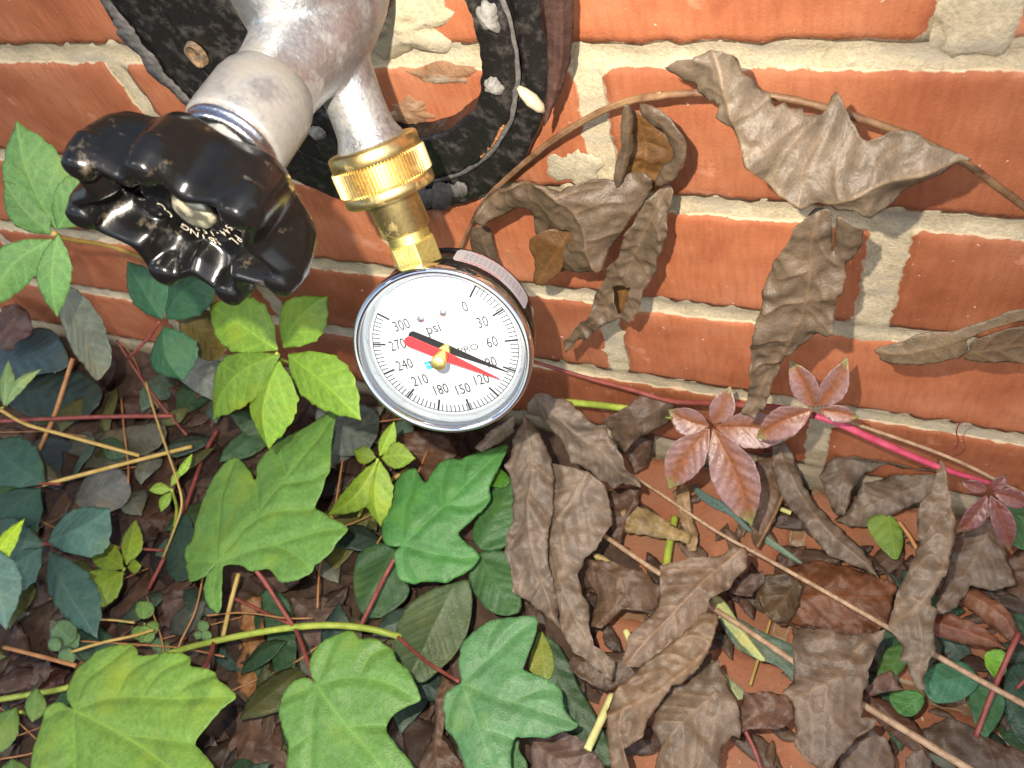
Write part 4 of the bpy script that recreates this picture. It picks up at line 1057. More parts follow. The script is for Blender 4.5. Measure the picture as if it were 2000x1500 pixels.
leaf('leaf', [patch(M4, ('h', .078, (.08, -.05, 1)), [c4, (670, 1410), (740, 1490), (810, 1590)], [[c4, (690, 1322), (760, 1335), (818, 1367)], [c4, (635, 1290), (655, 1240)], [c4, (605, 1430), (600, 1590)], [c4, (580, 1350), (548, 1365)], [(700,1324),(720,1280),(750,1262)], [(680,1420),(720,1415),(752,1415)], [(608,1430),(580,1450),(562,1460)]], fold=.08, puff=.0013, wr=.0022, wrs=28, tint=(.075,.185,.035), ragged=.00045, curl=-.0012, ref=(680, 1400), vw=.0005)], M['green'], tvn, label='round-lobed green leaf at the bottom edge between two lighter leaves')
M5 = [(899,1333),(893,1300),(897,1260),(910,1240),(940,1215),(965,1202),(1000,1200),(1030,1196),(1046,1200),(1040,1240),(1030,1270),(1020,1300),(1017,1306),(1040,1312),(1070,1325),(1090,1340),(1096,1360),(1097,1380),(1110,1400),(1130,1413),(1110,1425),(1085,1430),(1070,1440),(1030,1440),(1000,1438),(997,1470),(998,1500),(1000,1560),(960,1580),(920,1530),(900,1480),(890,1450),(875,1430),(862,1420),(866,1400),(862,1370),(870,1350),(885,1338)]
c5 = (899, 1333)
leaf('leaf', [patch(M5, ('h', .066, (.05, -.08, 1)), [c5, (930, 1410), (960, 1490), (990, 1570)], [[c5, (960, 1275), (1000, 1235), (1044, 1201)], [c5, (970, 1360), (1050, 1385), (1126, 1412)], [c5, (880, 1370), (868, 1410)], [(945,1290),(950,1240),(968,1208)], [(1000,1368),(1050,1345),(1085,1345)], [(935,1420),(970,1430),(1000,1440)]], fold=.16, puff=.0012, wr=.0024, wrs=34, tint=(.06,.165,.055), ragged=.00045, curl=-.001, ref=(980, 1350), vw=.00045)], M['green'], tvn, label='glossy green lobed leaf at the bottom, beside the brown leaves')
def pet(name, pts, r, mat): return tube(name, [at(x, y, 'h', z) for x, y, z in pts], r, M[mat], tvn, 8, .1)
pet('petiole', [(575, 1226, .050), (545, 1180, .060), (520, 1140, .068), (500, 1114, .074)], .0012, 'stem_red')
pet('petiole', [(418, 1254, .048), (408, 1285, .055), (390, 1310, .066), (300, 1350, .070), (160, 1386, .072)], [.0013, .0011, .0009], 'stem_red')
pet('petiole', [(577, 1228, .050), (590, 1260, .055), (600, 1290, .060), (616, 1334, .066)], .0011, 'stem_red')
pet('petiole', [(702, 1228, .044), (725, 1180, .050), (752, 1125, .048), (784, 1068, .052)], .0012, 'stem_red')
pet('petiole', [(775, 1242, .038), (830, 1290, .046), (897, 1332, .055)], .0010, 'stem_red')

# ------------------------------------------------------------------ creeper sprigs
def sprig(label, c, plane, tint, specs, petiole=None, mat='stem_green', group='creeper sprigs in the leaf pile', name='creeper_sprig', auto=5, sp=5.0, cat='plant', pr=.0009):
    root = empty(name, tuple(at(c[0], c[1], plane[0], plane[1])), label, cat, group)
    for i, s in enumerate(specs):
        bx, by, tx, ty, w = s[:5]; bow = s[5] if len(s) > 5 else 0.0; f = s[6] if len(s) > 6 else 0.22; tt = s[7] if len(s) > 7 else 1.0
        pl = plane
        leaflet('leaflet', (bx, by), (tx, ty), w, pl, root, shade(tint, tt), 'green', auto=auto, fold=f, bow=bow, ref=c, sp=sp, asym=0.0, bend=-.35)
    if petiole: tube('petiole', [at(x, y, m_, z) for x, y, m_, z in petiole], pr, M[mat], root, 8, .1)
    return root
UPN = (-.20, -.55, .80)
sprig('bright yellow green five-leaflet creeper sprig in front of the wall, left of the gauge', (541, 690), ('d', .395, UPN), (.115, .235, .022),
      [(531, 683, 396, 592, 106, .05, .15), (546, 679, 634, 577, 92, -.05, .2, .92), (536, 690, 404, 822, 96, .10, .25, .78), (538, 704, 516, 880, 92, .05, .35, 1.05), (550, 691, 695, 822, 98, -.08, .2, 1.0)],
      [(541, 690, 'd', .396), (545, 700, 'd', .410), (600, 720, 'd', .44), (660, 735, 'd', .47)])
sprig('green creeper sprig beside the left end of the black handle', (105, 455), ('d', .375, (.35, -.70, .62)), (.085, .20, .050),
      [(103, 449, 24, 234, 122, -.02, .3), (96, 459, 2, 352, 74, -.02, .25, .85), (107, 450, 178, 322, 92, .05, .2, 1.0), (96, 468, -18, 604, 84, .12, .3, 1.1), (108, 457, 106, 624, 66, .02, .25, 1.15)],
      [(105, 455, 'd', .376), (130, 466, 'd', .39), (230, 485, 'd', .43), (340, 530, 'd', .46), (420, 560, 'd', .47)], mat='stem_yellow', pr=.0012)
sprig('shade-tinted dark green creeper sprig just under the handle', (312, 628), ('d', .44, (-.1, -.6, .8)), (.028, .100, .040),  # darker tint carries the shade below the handle
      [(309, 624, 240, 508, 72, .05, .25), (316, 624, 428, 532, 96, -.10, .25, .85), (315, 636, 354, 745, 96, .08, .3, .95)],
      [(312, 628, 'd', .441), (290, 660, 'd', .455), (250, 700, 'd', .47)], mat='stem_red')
sprig('small yellow green sprig standing under the gauge', (738, 895), ('d', .435, (-.05, -.55, .83)), (.14, .25, .025),
      [(738, 892, 768, 822, 30, .05, .3, 1.1), (742, 896, 810, 896, 50, -.10, .15, .85), (738, 900, 739, 1032, 58, .04, .35, 1.0), (732, 898, 632, 1008, 52, -.14, .35, .9), (733, 894, 688, 880, 34, -.05, .2, .55)],
      [(738, 896, 'd', .437), (720, 960, 'd', .455), (700, 1010, 'd', .47)], sp=4)
sprig('shade-tinted blue green creeper sprig near the left edge, above the big pale leaf', (80, 1060), ('h', .070, (-.25, -.2, 1)), (.042, .105, .070),  # blue cast of the skylit shade is put into this tint
      [(83, 1056, 206, 988, 92, .12, .25, 1.15), (82, 1072, 172, 1246, 84, -.06, .3, .8), (74, 1060, -60, 1040, 80, 0, .3, .8), (74, 1068, -30, 1180, 70, .05, .3, .9)],
      [(82, 1062, 'h', .071), (130, 1063, 'h', .06), (240, 1070, 'h', .045), (320, 1075, 'h', .03)], mat='stem_red')
sprig('shade-tinted dark blue green pair of leaves at the left edge under the crossed stems', (80, 945), ('h', .055, (-.2, -.1, 1)), (.030, .085, .050),  # dark bluish tint stands in for the shade on this pair
      [(76, 940, -20, 852, 100, -.05, .2), (72, 950, -40, 1080, 100, .05, .2, .85)], [(76, 944, 'h', .055), (120, 946, 'h', .045)], mat='stem_red')
sprig('small lime sprig with a red stem across it, left of the lobed leaf', (243, 1110), ('h', .048, (0, -.2, 1)), (.15, .25, .025),
      [(243, 1103, 262, 1012, 40, .05, .2), (238, 1110, 168, 1066, 52, .05, .2, .8), (238, 1116, 160, 1194, 70, .10, .2, .95), (247, 1108, 276, 1104, 26, 0, .1, .8), (200, 1130, 142, 1170, 50, .1, .2, .7)],
      [(243, 1110, 'h', .047), (230, 1140, 'h', .03), (220, 1170, 'h', .01)], sp=4)
sprig('tiny lime sprig on a thin stem left of the lobed leaf tip', (335, 955), ('h', .06, (0, -.2, 1)), (.14, .26, .03),
      [(333, 955, 289, 957, 22, .05, .2), (333, 960, 312, 1000, 20, .05, .2, .9), (342, 935, 374, 884, 16, .05, .2, 1.3), (333, 950, 352, 915, 14, 0, .2)],
      [(335, 955, 'h', .06), (345, 1000, 'h', .04), (330, 1060, 'h', .02)], sp=3.5, auto=3)
sprig('two narrow pale green leaves at the left edge on a yellow stem', (6, 795), ('h', .060, (0, -.3, 1)), (.16, .28, .09),
      [(6, 793, 77, 718, 22, -.06, .3), (3, 793, 12, 700, 30, .05, .3, .9)], [(6, 796, 'h', .06), (-20, 805, 'h', .05)], sp=3.5, auto=3)
sprig('bright lime leaf tip poking in at the left edge', (10, 1070), ('h', .10, (.2, -.2, 1)), (.24, .40, .02), [(-30, 1120, 44, 1010, 36, 0, .3)], [(-30, 1120, 'h', .10), (-60, 1160, 'h', .08)])
sprig('shade-tinted teal leaf end at the left edge above the big pale leaf', (0, 1150), ('h', .095, (.3, -.2, 1)), (.075, .16, .115), [(-60, 1050, 4, 1232, 90, -.12, .2)], [(-60, 1050, 'h', .094), (-90, 1040, 'h', .07)])  # teal here is bluish shade painted into the green
sprig('pale green seedling leaves at the bottom left corner', (20, 1420), ('h', .05, (.1, 0, 1)), (.10, .20, .04), [(30, 1380, -20, 1480, 60, .05, .2), (60, 1410, 70, 1340, 40, .05, .2, .9), (20, 1480, 30, 1560, 70, 0, .2, .8)], [(40, 1390, 'h', .05), (80, 1400, 'h', .02)])
# round-leaved seedlings
def clover(label, c, z, ls, tint):
    root = empty('clover_seedling', tuple(at(c[0], c[1], 'h', 0.002)), label, 'plant', 'clover seedlings in the litter')
    for (x, y, r, a) in ls:
        th = np.linspace(0, 2 * math.pi, 30, endpoint=False)
        rr = r * (1 - 0.22 * np.exp(-((th - math.pi) / .35) ** 2))
        o = np.c_[x - rr * np.cos(th + a) * 1.0, y - rr * np.sin(th + a)]
        tipd = np.array([math.cos(a), math.sin(a)])
        leaf('leaflet', [patch(o, ('h', z, (random.uniform(-.2, .2), random.uniform(-.3, .1), 1)), [np.array([x, y]) - tipd * r * .9, np.array([x, y]) + tipd * r * .7], auto=3, fold=.2, sp=4, tint=tint, soft=0, puff=.0003, vw=.0004)], M['green'], root, .0002)
    tube('stalk', [at(c[0], c[1], 'h', z - .001), at(c[0] + 8, c[1] + 20, 'h', z * .5), at(c[0] + 10, c[1] + 30, 'h', .002)], .0005, M['stem_green'], root, 6)
clover('clover seedling with a yellowish leaflet above the big pale leaf', (282, 1218), .040, [(279, 1190, 19, -1.6), (282, 1240, 18, 1.5), (298, 1225, 13, .3), (268, 1235, 14, 2.7)], (.10, .20, .045))
clover('greyish green clover seedling left of the big pale leaf top', (135, 1255), .040, [(122, 1235, 26, 3.9), (140, 1250, 17, .2), (128, 1280, 17, 2.2), (105, 1258, 14, 3.2), (158, 1210, 13, -1.2)], (.085, .17, .065))
clover('small clover seedling beside the red petiole', (400, 1235), .035, [(395, 1222, 12, -1.4), (402, 1242, 11, 1.2), (386, 1240, 9, 2.9)], (.08, .16, .05))
clover('pale clover seedling right of the seedling stem, under the yellow green stem', (310, 1265), .028, [(305, 1258, 13, -2), (322, 1262, 11, -.3), (312, 1275, 10, 1.6)], (.075, .15, .06))

# ------------------------------------------------------------------ darker leaves lying under the green ones
def lone(label, o=None, plane=None, mid=None, tint=GD, mat='green', name='green_leaf', cat='leaf', group=None, base=None, tip=None, w=None, bow=0.0, teeth=7, **kw):
    d = dict(wr=.0018, wrs=40, puff=.0010, fold=.15, ragged=.0002, auto=6)
    if mat == 'dead': d.update(wr=.0042, wrs=42, fine=.0009, ragged=.0007, ridge=.0007, puff=.0016, curl=-.0012, wave=.0055, soft=0)
    d.update(kw)
    if base is not None:
        o, mid = leaflet_outline(base, tip, w, teeth, bow, tooth=.03)
        d['soft'] = 0
    p = [patch(o, plane, mid, tint=tint, **d)]
    return centre_origin(leaf(name, p, M[mat], None, .00022, label, cat, group))
GU = 'dark green leaves low in the pile'
lone('dark green leaf with a wine red stem across it, left of the pale-veined leaf', [(700,1075),(740,1058),(775,1070),(790,1120),(800,1160),(770,1190),(735,1210),(705,1200),(690,1160),(688,1110)], ('h', .035, (.1, -.1, 1)), [(770, 1065), (740, 1130), (705, 1200)], (.028, .075, .024), group=GU)
lone('dull green lance leaf with pale veins between two lobed leaves', [(882,1140),(915,1130),(922,1160),(918,1210),(905,1250),(880,1285),(850,1315),(825,1336),(805,1325),(780,1290),(766,1262),(772,1220),(790,1185),(830,1155)], ('h', .040, (0, -.1, 1)), [(885, 1148), (850, 1220), (802, 1318)], (.050, .085, .030), group=GU, auto=7, ridge=.0006)
lone('dark green speckled leaf behind the long tip of the lobed leaf', [(985,935),(1010,950),(1025,990),(1010,1040),(985,1070),(950,1078),(930,1068),(920,1040),(935,1000),(955,960)], ('h', .040, (.1, -.1, 1)), [(938, 1072), (965, 1010), (1005, 945)], (.032, .105, .028), group=GU)
lone('dark green leaf below the speckled one, beside the brown drooping leaf', [(932,1078),(980,1072),(1010,1090),(1015,1140),(1020,1195),(990,1205),(955,1195),(925,1160),(912,1120)], ('h', .035, (.05, -.1, 1)), [(935, 1082), (965, 1135), (1005, 1200)], (.035, .10, .028), group=GU)
lone('dark green drooping leaf right of the bottom lobed leaf', [(1050,1235),(1085,1250),(1110,1290),(1130,1340),(1160,1390),(1185,1440),(1200,1500),(1160,1490),(1120,1450),(1095,1400),(1075,1350),(1055,1300)], ('h', .025, (.1, 0, 1)), [(1055, 1240), (1100, 1340), (1190, 1490)], (.028, .065, .025), group=GU)
lone('yellow green leaf edge peeking out right of the bottom lobed leaf', [(1055,1225),(1075,1260),(1085,1300),(1075,1330),(1050,1325),(1030,1305),(1040,1265)], ('h', .03, (.1, 0, 1)), [(1055, 1228), (1065, 1325)], (.13, .19, .03), group=GU)
lone('small toothed green leaf at the bottom edge beside the bottom lobed leaf', [(1000,1440),(1015,1445),(1012,1465),(1032,1490),(1025,1520),(1000,1530),(990,1480)], ('h', .045, (0, 0, 1)), [(1003, 1442), (1010, 1525)], (.05, .14, .045), group=GU, auto=3)
lone('long grey green leaf slanting down beside the upper left sprig', [(108,552),(140,560),(170,590),(195,630),(212,680),(214,705),(204,735),(190,745),(165,725),(140,695),(122,650),(112,600)], ('d', .47, (-.2, -.6, .8)), [(118, 556), (160, 640), (198, 740)], (.11, .14, .085), group=GU, auto=6)
lone('shade-tinted dark teal leaf under the upper left sprig', [(-30,690),(20,660),(60,632),(100,640),(135,690),(130,720),(70,730),(20,740),(-30,750)], ('h', .03, (-.1, -.1, 1)), [(-20, 720), (120, 690)], (.038, .075, .075), group=GU)  # tint turned dark and blue to show the leaf in shade
lone('broad shade-tinted blackish green leaf above the red brown stem', [(0,745),(60,735),(140,715),(180,740),(205,765),(190,800),(130,830),(60,815),(10,790)], ('h', .022, (-.1, -.1, 1)), [(10, 760), (200, 775)], (.022, .042, .030), group=GU)  # shade is painted into the near-black tint
lone('grey green leaf behind the bright sprig, facing the handle', [(345,690),(400,690),(440,710),(470,750),(470,780),(420,785),(380,765),(340,735),(330,710)], ('h', .050, (-.1, -.3, 1)), [(340, 705), (465, 780)], (.12, .15, .11), group=GU)
lone('olive leaf standing between the dark sprig and the bright sprig', [(350,610),(395,600),(430,625),(445,670),(430,705),(395,705),(365,685),(350,650)], ('d', .46, (-.1, -.6, .8)), [(360, 605), (430, 705)], (.085, .075, .016), group=GU)
lone('grey green leaf under the bright sprig, against the wall foot', [(615,800),(650,780),(700,785),(735,800),(740,850),(715,885),(670,890),(640,885),(620,850)], ('h', .030, (-.1, -.2, 1)), [(620, 810), (735, 870)], (.075, .105, .075), group=GU)
lone('pale grey green leaf below the tan twig at left', [(140,975),(160,930),(200,905),(245,920),(255,960),(240,985),(200,1000),(160,1000)], ('h', .028, (-.1, -.1, 1)), [(150, 985), (250, 930)], (.10, .12, .095), group=GU)
lone('long olive grey leaf lying under the crossed stems', [(120,860),(180,845),(260,830),(320,825),(330,850),(300,880),(240,900),(170,915),(130,900)], ('h', .020, (-.1, -.1, 1)), [(125, 885), (325, 835)], (.075, .085, .050), group=GU)
lone('shade-tinted teal leaf left of the thin seedling stem', [(60,860),(110,850),(150,870),(140,920),(120,960),(90,950),(65,910)], ('h', .015, (0, -.1, 1)), [(70, 860), (115, 955)], (.035, .055, .05), group=GU)  # blue shade of the left side mixed into the leaf colour
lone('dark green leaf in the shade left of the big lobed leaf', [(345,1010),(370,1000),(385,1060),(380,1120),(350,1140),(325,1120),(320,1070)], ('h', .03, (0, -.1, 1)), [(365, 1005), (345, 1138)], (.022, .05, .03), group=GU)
lone('dark green leaf below the yellow green stem, beside the orange leaf', [(510,1150),(560,1160),(575,1220),(580,1290),(570,1340),(540,1330),(525,1270),(515,1200)], ('h', .022, (.1, 0, 1)), [(520, 1155), (560, 1335)], (.025, .065, .025), group=GU)
lone('olive leaf under the small yellow green sprig', [(640,990),(700,980),(740,1000),(720,1040),(680,1090),(650,1120),(635,1080),(640,1030)], ('h', .020, (0, -.1, 1)), [(720, 990), (650, 1115)], (.075, .085, .02), group=GU)
lone('dark green leaf peeping out right of the brown drooping leaf top', [(955,905),(985,920),(1000,940),(985,955),(955,950),(945,925)], ('h', .045, (0, -.1, 1)), [(950, 910), (995, 945)], (.04, .15, .015), group=GU, auto=3)
GR = 'green leaves at the lower right'
lone('teal green leaf under the lower tan stick at right', [(1795,1335),(1815,1300),(1850,1288),(1885,1292),(1905,1312),(1915,1335),(1890,1362),(1855,1374),(1820,1372)], ('h', .030, (.1, 0, 1)), [(1905, 1318), (1800, 1340)], (.035, .125, .06), group=GR)
lone('green leaf below the crumpled leaf tip at lower right', [(1732,1356),(1765,1346),(1800,1350),(1808,1370),(1795,1392),(1772,1402),(1748,1388)], ('h', .026, (0, 0, 1)), [(1805, 1355), (1750, 1395)], (.04, .14, .03), group=GR, auto=4)
lone('water-spotted green leaf by the wine red stem at lower right', [(1895,1335),(1930,1325),(1960,1345),(1968,1380),(1945,1420),(1925,1445),(1905,1420),(1892,1375)], ('h', .024, (0, 0, 1)), [(1900, 1338), (1930, 1440)], (.032, .10, .035), group=GR)
lone('bright green curled leaf beside the wine red stem at right', [(1920,1275),(1945,1268),(1962,1285),(1965,1315),(1945,1330),(1925,1310)], ('h', .036, (.3, 0, 1)), [(1922, 1278), (1960, 1325)], (.11, .28, .03), group=GR, auto=3, cup=.4)
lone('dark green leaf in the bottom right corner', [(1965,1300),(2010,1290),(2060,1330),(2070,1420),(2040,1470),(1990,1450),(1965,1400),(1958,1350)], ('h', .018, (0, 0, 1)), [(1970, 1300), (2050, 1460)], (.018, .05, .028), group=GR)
lone('green leaf behind the dark red leaflet at the right edge', [(1955,985),(2000,965),(2050,980),(2060,1040),(2020,1075),(1985,1070),(1960,1040)], ('h', .030, (0, -.1, 1)), [(1960, 1000), (2050, 1050)], (.045, .13, .04), group=GR)
lone('green oval leaf between brown leaves under the pink stem', [(1690,1018),(1710,1005),(1742,1004),(1762,1030),(1766,1062),(1752,1098),(1728,1078),(1705,1050)], ('h', .018, (0, -.1, 1)), [(1735, 1002), (1750, 1095)], (.085, .17, .025), group=GR, auto=4)
lone('green leaf showing below the veined standing leaf, under the tan stick', [(1725,1270),(1755,1255),(1780,1270),(1770,1300),(1742,1330),(1715,1340),(1712,1300)], ('h', .022, (0, 0, 1)), [(1770, 1262), (1720, 1335)], (.045, .12, .025), group=GR, auto=4)
lone('blue green blade leaf under the lower tan stick in the middle', [(1400,1200),(1440,1205),(1500,1240),(1560,1262),(1560,1310),(1580,1335),(1560,1345),(1520,1300),(1470,1285),(1435,1262),(1415,1230)], ('h', .018, (0, 0, 1)), [(1402, 1205), (1480, 1255), (1575, 1340)], (.07, .12, .075), group=GR)

# ------------------------------------------------------------------ brown litter, each leaf where it lies
GL = 'dead leaves lying in the litter'
BR, GY, RD = (.150, .100, .068), (.205, .160, .118), (.19, .075, .030)
def dead(label, o, plane, mid, tint=GY, **kw):
    return lone(label, o, plane, mid, tint, 'dead', 'dead_leaf', 'leaf', GL, **kw)
dead('long grey brown leaf drooping beside the green lobed leaf, its base under the gauge', [(1020,805),(1050,840),(1070,880),(1080,930),(1078,980),(1075,1020),(1071,1050),(1068,1090),(1077,1130),(1087,1180),(1092,1228),(1060,1200),(1020,1170),(1000,1160),(995,1110),(984,1070),(990,1040),(1000,1020),(996,960),(988,925),(980,908),(998,870),(1006,838)], ('h', .070, (.12, -.35, 1)), [(1020, 808), (1040, 900), (1030, 1000), (1045, 1100), (1085, 1215)], GY, fold=.25, ref=(1035, 1010))
dead('grey brown wrinkled leaf with a thin dark rib, right of the drooping leaf', [(1078,905),(1130,918),(1152,925),(1175,945),(1185,960),(1194,1020),(1180,1042),(1165,1072),(1140,1090),(1128,1120),(1135,1160),(1150,1180),(1150,1220),(1160,1260),(1202,1290),(1195,1328),(1160,1302),(1120,1272),(1095,1232),(1083,1180),(1070,1120),(1064,1060),(1073,1000),(1072,950)], ('h', .055, (.05, -.25, 1)), [(1148, 925), (1110, 985), (1075, 1040), (1085, 1110), (1130, 1220), (1190, 1318)], shade(GY, .98), ref=(1125, 1090))
dead('broad grey leaf leaning on the wall foot right of the gauge', [(1045,768),(1060,764),(1100,785),(1140,810),(1180,845),(1215,885),(1236,925),(1251,957),(1215,950),(1190,956),(1160,936),(1140,925),(1110,900),(1098,880),(1080,850),(1065,835),(1030,806),(1035,785)], ('w', .050, (.05, -.8, .6)), [(1046, 770), (1110, 830), (1170, 880), (1248, 953)], shade(GY, .95), ref=(1140, 860))
dead('brown leaf end behind the broad grey leaf, under the red stem', [(1178,820),(1220,795),(1250,774),(1292,773),(1318,790),(1306,830),(1270,845),(1240,860),(1222,882),(1200,860)], ('w', .022, (.05, -.8, .6)), [(1300, 785), (1245, 825), (1210, 870)], (.17, .12, .085))
dead('pale brown leaf scrap touching the bottom right of the gauge', [(1005,812),(1000,848),(968,870),(940,884),(925,876),(945,850),(980,828)], ('w', .055, (0, -.7, .7)), [(1004, 815), (930, 880)], shade(GY, 1.05), auto=3)
dead('small curled dark brown leaf below the broad grey leaf', [(1222,870),(1250,850),(1278,845),(1276,880),(1262,912),(1240,925),(1226,900)], ('h', .020, (.2, -.2, 1)), [(1275, 848), (1230, 915)], (.12, .075, .05), auto=3)
dead('brown leaf scrap between the wrinkled leaf and the pale yellow leaf', [(1190,960),(1250,955),(1248,985),(1225,1010),(1215,1060),(1200,1070),(1192,1030)], ('h', .022, (.1, -.1, 1)), [(1245, 960), (1205, 1060)], (.14, .08, .055), auto=3)
dead('pale yellow fan-shaped leaf scrap on the paving', [(1215,1005),(1235,985),(1262,990),(1290,1010),(1330,1033),(1352,1045),(1346,1062),(1300,1053),(1260,1042),(1222,1041)], ('h', .020, (0, -.1, 1)), [(1348, 1054), (1220, 1020)], (.36, .27, .12), auto=4)
dead('pale straw leaf strip pointing up to the red leaf', [(1313,958),(1335,944),(1346,960),(1351,1000),(1363,1040),(1361,1078),(1344,1076),(1335,1030),(1320,988)], ('h', .016, (0, -.1, 1)), [(1330, 948), (1354, 1075)], (.40, .28, .15), auto=3)
dead('brown leaf hanging under the red leaf, its dark edge to the right', [(1465,930),(1480,890),(1505,872),(1532,895),(1528,960),(1512,1020),(1488,1068),(1472,1062),(1464,1000)], ('h', .020, (.1, -.2, 1)), [(1505, 875), (1500, 960), (1480, 1064)], (.16, .10, .065))
dead('long twisted grey leaf running down from the second red leaf', [(1508,872),(1530,860),(1546,880),(1556,902),(1571,950),(1600,988),(1640,1028),(1682,1070),(1712,1112),(1724,1132),(1690,1112),(1650,1096),(1625,1086),(1600,1062),(1570,1022),(1540,986),(1520,950),(1507,910)], ('h', .034, (.05, -.2, 1)), [(1520, 866), (1550, 940), (1610, 1030), (1718, 1127)], shade(GY, .98), fold=.3)
dead('arched crumpled grey leaf under the pink stem', [(1600,930),(1612,908),(1650,875),(1700,857),(1760,868),(1822,884),(1842,900),(1800,904),(1740,904),(1715,913),(1690,921),(1680,937),(1665,957),(1655,990),(1650,1006),(1635,1006),(1620,982)], ('h', .030, (0, -.3, 1)), [(1838, 896), (1740, 885), (1660, 905), (1635, 1000)], shade(GY, .92), wr=.004)
dead('flat brown leaf below the arched leaf, above the green oval leaf', [(1628,1016),(1665,984),(1690,945),(1740,925),(1800,919),(1834,930),(1832,962),(1780,986),(1740,1006),(1700,1026),(1662,1028)], ('h', .022, (0, -.2, 1)), [(1830, 940), (1740, 970), (1635, 1018)], shade(GY, .86))
dead('standing brown leaf with raised pale veins and a crumpled tip, right of centre', [(1832,898),(1842,905),(1850,940),(1860,985),(1868,1020),(1868,1045),(1855,1090),(1850,1120),(1830,1150),(1818,1180),(1830,1190),(1822,1230),(1828,1270),(1815,1290),(1805,1330),(1808,1346),(1790,1348),(1780,1330),(1770,1295),(1755,1290),(1765,1260),(1735,1230),(1740,1200),(1755,1150),(1775,1110),(1795,1060),(1790,1020),(1795,990),(1815,960),(1828,930)], ('h', .075, (-.1, -.35, 1)), [(1838, 902), (1852, 960), (1858, 1020), (1850, 1080), (1826, 1140), (1790, 1185), (1742, 1214)], (.235, .18, .125), veins=[[(1851,950),(1832,955)],[(1855,985),(1832,978),(1812,1000)],[(1858,1015),(1840,1000),(1812,1040)],[(1855,1060),(1830,1045),(1800,1070)],[(1845,1100),(1815,1085),(1780,1120)],[(1826,1140),(1790,1130),(1765,1150)],[(1800,1175),(1770,1170),(1748,1190)],[(1790,1190),(1800,1250),(1795,1330)]], auto=0, ridge=.0012, fold=-.1, ref=(1805, 1120), vw=.0006)
dead('dull brown leaf behind the veined standing leaf', [(1866,1052),(1900,1020),(1940,1008),(1962,1040),(1976,1100),(1986,1142),(1940,1152),(1900,1142),(1872,1182),(1832,1204),(1824,1182),(1850,1122)], ('h', .040, (.1, -.2, 1)), [(1940, 1015), (1900, 1100), (1830, 1195)], shade(GY, .84))
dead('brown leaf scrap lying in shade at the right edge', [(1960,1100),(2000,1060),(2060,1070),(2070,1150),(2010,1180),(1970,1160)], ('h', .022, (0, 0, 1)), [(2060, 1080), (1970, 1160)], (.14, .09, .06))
dead('brown leaf with rows of bright curved veins at the bottom centre', [(1398,1196),(1404,1220),(1386,1270),(1362,1310),(1330,1336),(1310,1342),(1290,1372),(1265,1402),(1255,1440),(1230,1456),(1218,1462),(1230,1500),(1240,1560),(1200,1560),(1190,1480),(1184,1430),(1184,1390),(1200,1350),(1235,1320),(1260,1290),(1300,1260),(1312,1235),(1345,1215),(1370,1198)], ('h', .062, (.1, -.1, 1)), [(1400, 1202), (1386, 1258), (1356, 1295), (1310, 1334), (1265, 1364), (1188, 1398)], (.245, .17, .105), veins=[[(1396,1225),(1375,1218),(1355,1230)],[(1388,1255),(1350,1243),(1310,1262)],[(1352,1295),(1310,1278),(1262,1296)],[(1318,1328),(1285,1310),(1232,1330)],[(1265,1362),(1245,1346)],[(1215,1386),(1210,1430),(1225,1500)]], auto=0, ridge=.0012, ref=(1290, 1330), vw=.0006, puff=.0012)
dead('smooth brown leaf with an orange rib crossing above the veined bottom leaf', [(1456,1068),(1463,1085),(1456,1107),(1436,1127),(1426,1147),(1400,1162),(1386,1172),(1380,1192),(1350,1222),(1320,1247),(1290,1272),(1250,1302),(1225,1302),(1213,1282),(1230,1240),(1250,1220),(1270,1200),(1285,1180),(1288,1130),(1288,1100),(1350,1090),(1400,1084),(1432,1070)], ('h', .070, (.05, -.1, 1)), [(1452, 1071), (1400, 1112), (1350, 1160), (1300, 1212), (1222, 1295)], (.215, .150, .100), fold=.3, wr=.0018, ref=(1340, 1180))
dead('grey brown leaf with a pale straight rib at the bottom, right of the veined leaf', [(1300,1345),(1340,1330),(1372,1308),(1400,1288),(1420,1330),(1440,1380),(1449,1410),(1446,1442),(1430,1432),(1416,1452),(1406,1482),(1402,1560),(1265,1560),(1280,1490),(1290,1450),(1272,1420),(1280,1380)], ('h', .046, (.05, 0, 1)), [(1398, 1356), (1342, 1404), (1292, 1464), (1262, 1540)], (.215, .160, .110), ref=(1350, 1430), vw=.0006, ridge=.0010)
dead('big crumpled brown leaf with many raised veins at the lower right', [(1547,1210),(1560,1218),(1600,1222),(1640,1235),(1680,1238),(1700,1234),(1732,1228),(1722,1255),(1709,1270),(1706,1285),(1697,1310),(1695,1340),(1686,1350),(1686,1375),(1690,1385),(1682,1400),(1716,1405),(1700,1425),(1675,1440),(1655,1465),(1640,1475),(1625,1500),(1615,1560),(1598,1500),(1580,1490),(1565,1470),(1550,1450),(1555,1400),(1548,1370),(1528,1350),(1550,1330),(1550,1290),(1547,1250)], ('h', .062, (0, -.1, 1)), [(1729, 1231), (1690, 1252), (1660, 1290), (1630, 1325), (1595, 1345), (1545, 1366)], (.225, .165, .118), veins=[[(1680,1262),(1655,1275),(1620,1262)],[(1665,1283),(1640,1295),(1590,1280)],[(1645,1310),(1615,1310),(1570,1298)],[(1610,1340),(1580,1330),(1555,1322)],[(1640,1318),(1648,1350),(1645,1400)],[(1615,1336),(1610,1390),(1610,1470)],[(1580,1352),(1585,1420),(1590,1480)],[(1560,1360),(1562,1420),(1560,1460)],[(1675,1270),(1680,1320),(1678,1380)]], auto=0, ridge=.0010, ref=(1630, 1350), vw=.0007, wr=.0034)
